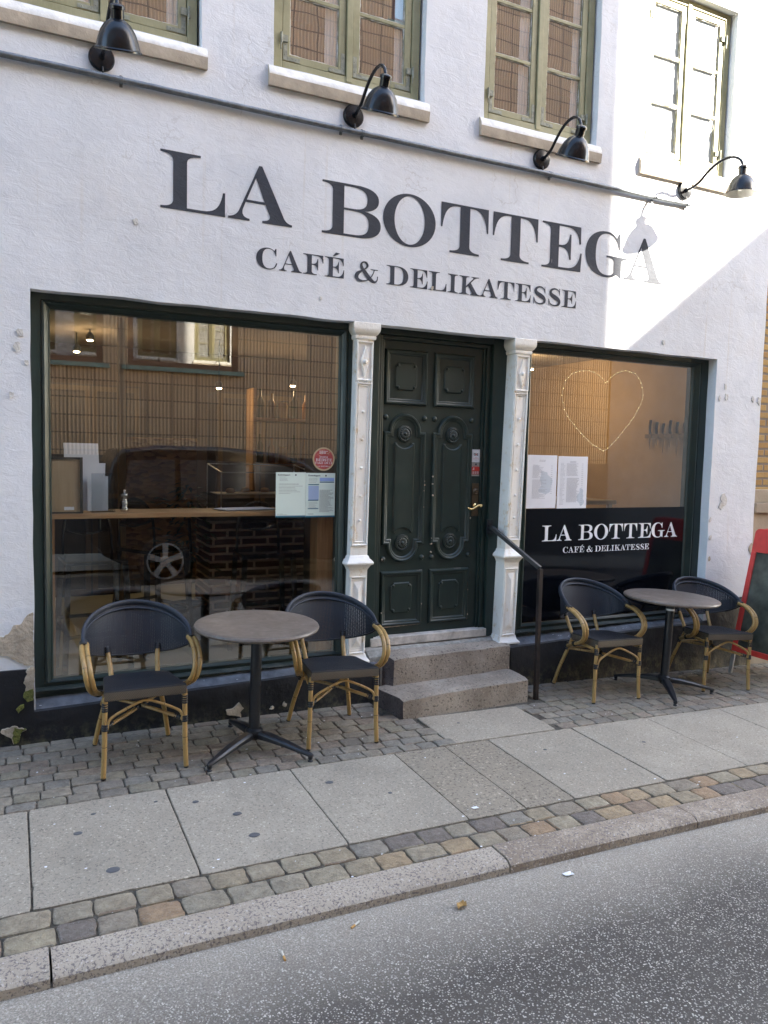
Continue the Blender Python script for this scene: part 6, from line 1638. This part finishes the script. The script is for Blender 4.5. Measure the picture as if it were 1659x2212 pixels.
for k in range(12):
    zz = 1.581 if k < 6 else 2.051; x = 2.36 + (k % 6) * 0.125
    o = bmesh.new(); h = (0.30, 0.26, 0.17)[k % 3]
    lathe(o, [(0, 0), (0.036, 0), (0.038, 0.02), (0.038, h * 0.6), (0.014, h * 0.76), (0.013, h), (0, h)] if k % 3 < 2 else [(0, 0), (0.045, 0), (0.047, h * 0.8), (0.040, h * 0.9), (0.042, h), (0, h)], (0, 0, 0), (0, 0, 1), 16)
    bt = obj('bottle' if k % 3 < 2 else 'jar', o, BOT[k % 3], None, smooth=True); bt.location = (x, 3.12, zz)
    tag(bt, ('%s on the %s board of the oak shelf inside the cafe' % (('dark green wine bottle', 'amber bottle', 'golden lidded jar')[k % 3], 'lower' if k < 6 else 'upper')), 'bottle' if k % 3 < 2 else 'jar', 'bottles and jars on the oak shelf, %s' % (('green', 'amber', 'golden')[k % 3] + (' lower' if k < 6 else ' upper')))
pl = thing('potted_plant', 'leafy dark green potted plant beside the strand board', 'plant', (1.30, 1.55, ZF))
o = bmesh.new(); lathe(o, [(0, 0), (0.11, 0), (0.15, 0.30), (0.16, 0.30), (0.14, 0.27), (0, 0.27)], (0, 0, 0), (0, 0, 1), 18); obj('pot', o, CHALK, pl)
o = bmesh.new()
for _ in range(170):
    a = rnd.uniform(0, 2 * PI); r = rnd.uniform(0.02, 0.26); z = 0.9 + rnd.uniform(-0.18, 0.42) - r * 0.6; d = Vector((math.cos(a), math.sin(a), rnd.uniform(-0.5, 0.4))).normalized(); u = Vector((-d.y, d.x, 0)); c_ = Vector((math.cos(a) * r, math.sin(a) * r, z))
    o.faces.new([o.verts.new(c_), o.verts.new(c_ + d * 0.04 + u * 0.018), o.verts.new(c_ + d * 0.09 - Vector((0, 0, 0.02))), o.verts.new(c_ + d * 0.04 - u * 0.018)])
obj('foliage', o, simple('dark_leaf_green', (0.025, 0.05, 0.018), 0.5), pl)
o = bmesh.new(); tube(o, smooth_path([(0, 0, 0.25), (0.02, 0.01, 0.6), (0, 0, 1.0)], 5), 0.012, 8); obj('stem', o, INDARK, pl)
# lit ceiling lamps
def pendant(x, y, z, lab, power):
    t = thing('pendant_lamp', lab, 'lamp', (x, y, z), 0, 'lit spot lamps inside the cafe')
    o = bmesh.new(); lathe(o, [(0.030, 0.0), (0.040, 0.01), (0.036, 0.045), (0.018, 0.07), (0.006, 0.075), (0.006, ZC - z)], (0, 0, 0), (0, 0, 1), 18); obj('housing', o, BLACKMETAL, t, smooth=True)
    o = bmesh.new(); lathe(o, [(0, -0.012), (0.022, -0.008), (0.029, 0.004), (0, 0.006)], (0, 0, 0), (0, 0, 1), 18); obj('bulb', o, SPOT, t, smooth='all')
    ld = bpy.data.lights.new('bulb_light', 'POINT'); ld.energy = power; ld.color = (1.0, 0.68, 0.36); ld.shadow_soft_size = 0.06
    lo = bpy.data.objects.new('bulb_light', ld); C.objects.link(lo); lo.parent = t; lo.location = (0, 0, -0.06)
pendant(0.68, 3.0, 2.70, 'lit spot lamp near the ceiling at the upper left of the left window', 0.5)
pendant(0.585, 3.3, 2.62, 'lit spot lamp just below and left of the other upper left lamp', 0.5)
pendant(1.893, 3.0, 2.325, 'lit spot lamp hanging low in the middle of the left window', 0.6)
pendant(2.74, 3.2, 2.410, 'lit spot lamp hanging at the right of the left window', 0.6)
pendant(4.9, 1.9, 2.62, 'warm lit lamp behind the fairy light heart in the right window', 3.8)
# knives on the side wall
kn = thing('knife_rack', 'row of kitchen knives on a magnetic strip on the warm side wall', 'knife rack', (5.855, 0, 0))
o = bmesh.new(); box(o, -0.02, 0.0, 0.62, 1.20, 1.925, 1.965); obj('magnetic_strip', o, KNIFE, kn)
for k in range(6):
    y = 0.68 + k * 0.088; L = rnd.uniform(0.10, 0.22); H = rnd.uniform(0.10, 0.14); w = rnd.uniform(0.014, 0.024)
    o = bmesh.new(); vs = [(y - w, 1.98), (y + w, 1.98), (y + w * 0.8, 1.96 - L * 0.6), (y, 1.96 - L)]; A = [o.verts.new((-0.026, a, b_)) for a, b_ in vs]; B = [o.verts.new((-0.022, a, b_)) for a, b_ in vs]
    o.faces.new(A); o.faces.new(B[::-1]); [o.faces.new((A[i], B[i], B[(i + 1) % 4], A[(i + 1) % 4])) for i in range(4)]
    kb = obj('knife', o, KNIFE, kn)
    o = bmesh.new(); tube(o, smooth_path([(-0.026, y, 1.97), (-0.028, y + 0.004, 1.97 + H * 0.5), (-0.026, y - 0.002, 1.97 + H)], 4), 0.017, 8, True, 0, 0.010); obj('handle', o, INDARK, kb, smooth='all')
o = thing('work_table', 'work table behind the black window film', 'table', (3.9, 1.2, ZF))
b2 = bmesh.new(); box(b2, 0, 1.6, 0, 0.7, 1.10, 1.14); obj('tabletop', b2, ALLOY, o)
for x in (0.03, 1.53):
    for y in (0.03, 0.63): b2 = bmesh.new(); box(b2, x, x + 0.04, y, y + 0.04, 0, 1.099); obj('leg', b2, ALLOY, o)
# heart of fairy lights hung behind the right window
hl = thing('heart_light', 'heart shaped string of tiny warm lights hanging in the right window', 'string light', (0, 0.15, 0))
o = bmesh.new(); HP = []
half = [(4.352, 2.318), (4.33, 2.345), (4.285, 2.378), (4.22, 2.402), (4.14, 2.408), (4.06, 2.395), (3.985, 2.355), (3.94, 2.295), (3.921, 2.215), (3.935, 2.13), (3.975, 2.055), (4.05, 1.975), (4.14, 1.900), (4.24, 1.830), (4.33, 1.788), (4.372, 1.778)]
half2 = [(4.372, 1.778), (4.42, 1.80), (4.49, 1.865), (4.57, 1.945), (4.65, 2.03), (4.71, 2.11), (4.75, 2.185), (4.762, 2.26), (4.745, 2.335), (4.70, 2.395), (4.63, 2.428), (4.55, 2.430), (4.47, 2.405), (4.40, 2.360), (4.352, 2.318)]
HP = smooth_path([(x, 0, z) for x, z in half] + [(x, 0, z) for x, z in half2[1:]], 6)
tube(o, HP, 0.0016, 5); obj('wire', o, simple('pale_wire', (0.75, 0.66, 0.45), 0.5), hl)
o = bmesh.new(); L = 0; nxt = 0
for a, b_ in zip(HP, HP[1:]):
    L += (b_ - a).length
    if L > nxt:
        dn = (b_ - a).normalized(); nn = Vector((-dn.z, 0, dn.x)) * rnd.choice([-1, 1]) * 0.005
        lathe(o, [(0, -0.0032), (0.0032, 0), (0, 0.0032)], b_ + nn, (0, 0, 1), 8); nxt = L + rnd.uniform(0.025, 0.055)
obj('fairy_bulbs', o, FAIRY, hl, smooth='all')

# ================================================================== NEIGHBOUR AND OPPOSITE SIDE
nb = thing('brick_house', 'yellow brick neighbouring house with stone base at the right edge', 'building')
bm = bmesh.new(); box(bm, 6.06, 14.0, 0.10, 8.0, 1.46, 9.5); obj('wall', bm, YBRICK, nb)
bm = bmesh.new(); box(bm, 6.055, 14.0, 0.045, 8.0, -1.2, 1.25); box(bm, 6.055, 14.0, 0.015, 0.30, 1.25, 1.34); box(bm, 6.055, 14.0, 0.06, 0.30, 1.34, 1.46); obj('stone_base', bm, SANDSTONE, nb, bevel=0.006)
bm = bmesh.new(); prism(bm, [(-0.3, 9.5), (8.3, 9.5), (4.0, 12.5)], 6.06, 14.2, tf=lambda x, y, z: (y, x, z)); obj('roof', bm, ROOFT, nb)
for wx in (7.6, 10.0, 12.2):
    for wz in (2.2, 5.4):
        bm = bmesh.new()
        for (u0, u1, v0, v1) in ((0, 0.07, 0, 1.5), (0.93, 1.0, 0, 1.5), (0.07, 0.93, 0, 0.07), (0.07, 0.93, 1.43, 1.5), (0.47, 0.53, 0.07, 1.43)): box(bm, wx + u0, wx + u1, 0.07, 0.098, wz + v0, wz + v1)
        wn = obj('window', bm, WHITEP, nb); bm = bmesh.new(); box(bm, wx + 0.07, wx + 0.93, 0.085, 0.097, wz + 0.07, wz + 1.43); obj('pane', bm, CARGLASS, wn)
# left neighbour
ln = thing('rendered_house', 'grey rendered house beyond the left end of the cafe', 'building')
bm = bmesh.new(); box(bm, -22, -7.02, 0.02, 8, -1, 8.8); obj('wall', bm, GREYREND, ln)

op = thing('tiled_building', 'brown ribbed clay tile building across the street, seen in the window reflections', 'building')
YO_ = -8.0; HT = 12.6
WO = [(-9.6, -7.8), (-6.6, -4.8), (-3.7, -1.9), (-0.55, 1.33), (1.70, 3.50), (6.2, 8.0)]
bm = bmesh.new(); rowsz = [(3.02, 4.55), (6.2, 7.75), (9.4, 10.9)]
xsl = sorted([-16, 11.7] + [v for w in WO for v in w]); zsl = sorted([1.58, HT] + [v for r_ in rowsz for v in r_])
for i in range(len(xsl) - 1):
    for j in range(len(zsl) - 1):
        cx, cz = (xsl[i] + xsl[i + 1]) / 2, (zsl[j] + zsl[j + 1]) / 2
        if any(a < cx < b_ for a, b_ in WO) and any(a < cz < b_ for a, b_ in rowsz):
            # reveals
            x0, x1, z0, z1 = xsl[i], xsl[i + 1], zsl[j], zsl[j + 1]
            for q in (((x0, z0), (x1, z0)), ((x1, z0), (x1, z1)), ((x1, z1), (x0, z1)), ((x0, z1), (x0, z0))):
                (a, b_), (c_, d) = q; bm.faces.new([bm.verts.new(p) for p in ((a, YO_, b_), (c_, YO_, d), (c_, YO_ - 0.14, d), (a, YO_ - 0.14, b_))])
            continue
        bm.faces.new([bm.verts.new(p) for p in ((xsl[i], YO_, zsl[j]), (xsl[i + 1], YO_, zsl[j]), (xsl[i + 1], YO_, zsl[j + 1]), (xsl[i], YO_, zsl[j + 1]))])
obj('wall', bm, RIBBED, op, recalc=False)
bm = bmesh.new(); box(bm, -16, 11.7, -12.0, -8.2, -2, HT); box(bm, 11.7, 15.80, -14.0, -9.5, -2, HT); box(bm, 11.66, 11.70, -9.6, -8.0, -2, HT); box(bm, -16, -15.95, -8.2, YO_, -2, HT); box(bm, -16, 11.7, -8.3, YO_ + 0.05, HT, HT + 0.25); obj('body', bm, GREYREND, op)
bm = bmesh.new(); box(bm, -16, 11.7, -8.2, -7.97, -2, 1.575); obj('base_course', bm, DARKSTONE, op)
for (x0, x1) in WO:
    for (z0, z1) in rowsz:
        bm = bmesh.new()
        box(bm, x0, x0 + 0.09, YO_ - 0.12, YO_ - 0.04, z0, z1); box(bm, x1 - 0.09, x1, YO_ - 0.12, YO_ - 0.04, z0, z1); box(bm, x0 + 0.09, x1 - 0.09, YO_ - 0.12, YO_ - 0.04, z0, z0 + 0.09); box(bm, x0 + 0.09, x1 - 0.09, YO_ - 0.12, YO_ - 0.04, z1 - 0.09, z1)
        wn = obj('window', bm, BROWNFRAME, op)
        bm = bmesh.new(); box(bm, x0 + 0.09, x1 - 0.09, YO_ - 0.09, YO_ - 0.08, z0 + 0.09, z1 - 0.09); obj('pane', bm, GLASSD, wn)
        bm = bmesh.new(); box(bm, x0 + 0.05, x1 - 0.05, YO_ - 0.19, YO_ - 0.18, z0, z1); obj('dark_room', bm, INDARK, wn)
        bm = bmesh.new(); box(bm, x0 - 0.09, x1 + 0.09, YO_ - 0.10, YO_ + 0.05, z0 - 0.07, z0 - 0.002); obj('sill', bm, TEAL, wn)
ga = thing('gabled_house', 'grey rendered gabled house further along the opposite side', 'building')
bm = bmesh.new(); prism(bm, [(15.82, -2), (26, -2), (26, 12.2), (20.5, 13.35), (15.82, 9.78)], -9.85, -9.5); box(bm, 15.9, 25.9, -16, -9.86, -2, 9.2); obj('wall', bm, GREYREND, ga)

# parked car across the road (shows in the shop window glass)
car = thing('parked_car', 'dark tall estate car parked across the street, reflected in the left window', 'car', (0, 0, 0))
cz0 = gz(3, -2.07) - 0.03
side = [(1.02, 0.45), (1.00, 0.95), (1.06, 1.15), (1.16, 1.62), (1.26, 1.80), (1.75, 1.865), (2.6, 1.86), (3.35, 1.79), (3.75, 1.68), (4.30, 1.32), (4.55, 1.18), (5.25, 1.08), (5.55, 0.92), (5.62, 0.70), (5.60, 0.42), (5.2, 0.28), (1.3, 0.30)]
bm = bmesh.new(); yA, yB = -5.28, -7.02
rows = []
for (o_, y) in ((0.0, yA), (0.0, yB)):
    rows.append([bm.verts.new((x, y + (-(z - 0.95) * 0.16 if z > 0.95 else 0) * (1 if y == yA else -1), z + cz0)) for x, z in side])
bm.faces.new(rows[0]); bm.faces.new(rows[1][::-1])
for k in range(len(side)): bm.faces.new((rows[0][k], rows[1][k], rows[1][(k + 1) % len(side)], rows[0][(k + 1) % len(side)]))
obj('body', bm, CAR, car, bevel=0.05, seg=4, smooth=True)
bm = bmesh.new()
def yy(z): return yA - (z - 0.95) * 0.16 + 0.012
for q in ([(1.28, 1.12), (1.95, 1.14), (1.95, 1.68), (1.38, 1.66)], [(2.02, 1.14), (2.95, 1.16), (2.95, 1.66), (2.02, 1.68)], [(3.02, 1.16), (4.05, 1.18), (3.72, 1.50), (3.45, 1.62), (3.02, 1.66)]):
    bm.faces.new([bm.verts.new((x, yy(z), z + cz0)) for x, z in q])
obj('side_window', bm, CARGLASS, car)
for wx in (1.81, 4.72):
    for (wy, sg) in ((yA + 0.012, 1), (yB - 0.012, -1)):
        bm = bmesh.new(); lathe(bm, [(0.235, 0.0), (0.33, 0.0), (0.345, -0.03), (0.345, -0.19), (0.32, -0.21), (0, -0.21)], (wx, wy, 0.345 + cz0), (0, sg, 0), 32); wh = obj('wheel', bm, RUBBER, car, smooth=True)
        bm = bmesh.new(); lathe(bm, [(0.240, 0.004), (0.236, 0.012), (0.222, 0.012), (0.216, -0.01)], (wx, wy, 0.345 + cz0), (0, sg, 0), 40)
        for k in range(5):
            a = 2 * PI * k / 5 + PI / 2; d = Vector((math.cos(a), 0, math.sin(a))); u = Vector((-d.z, 0, d.x)); c0 = Vector((wx, wy, 0.345 + cz0))
            A = [c0 + d * 0.05 + u * 0.030, c0 + d * 0.05 - u * 0.030, c0 + d * 0.228 - u * 0.038, c0 + d * 0.228 + u * 0.038]
            hexa(bm, [tuple(p + Vector((0, -sg * 0.02, 0))) for p in A] + [tuple(p + Vector((0, sg * 0.010, 0))) for p in A])
        lathe(bm, [(0, 0.014), (0.05, 0.012), (0.065, 0.004), (0.065, -0.02)], (wx, wy, 0.345 + cz0), (0, sg, 0), 20)
        obj('rim', bm, ALLOY, wh)
bm = bmesh.new(); box(bm, 3.90, 4.05, yA - 0.02, yA + 0.16, 1.10 + cz0, 1.24 + cz0); obj('mirror', bm, CAR, car, bevel=0.02)
bm = bmesh.new(); box(bm, 1.3, 5.3, yA + 0.0, yA + 0.014, 1.095 + cz0, 1.11 + cz0); obj('chrome_strip', bm, CHROME, car)
bm = bmesh.new(); box(bm, 5.42, 5.64, yA - 0.35, yA - 0.02, 0.78 + cz0, 0.92 + cz0); obj('headlight', bm, CARGLASS, car, bevel=0.02)
bpy.context.view_layer.update()
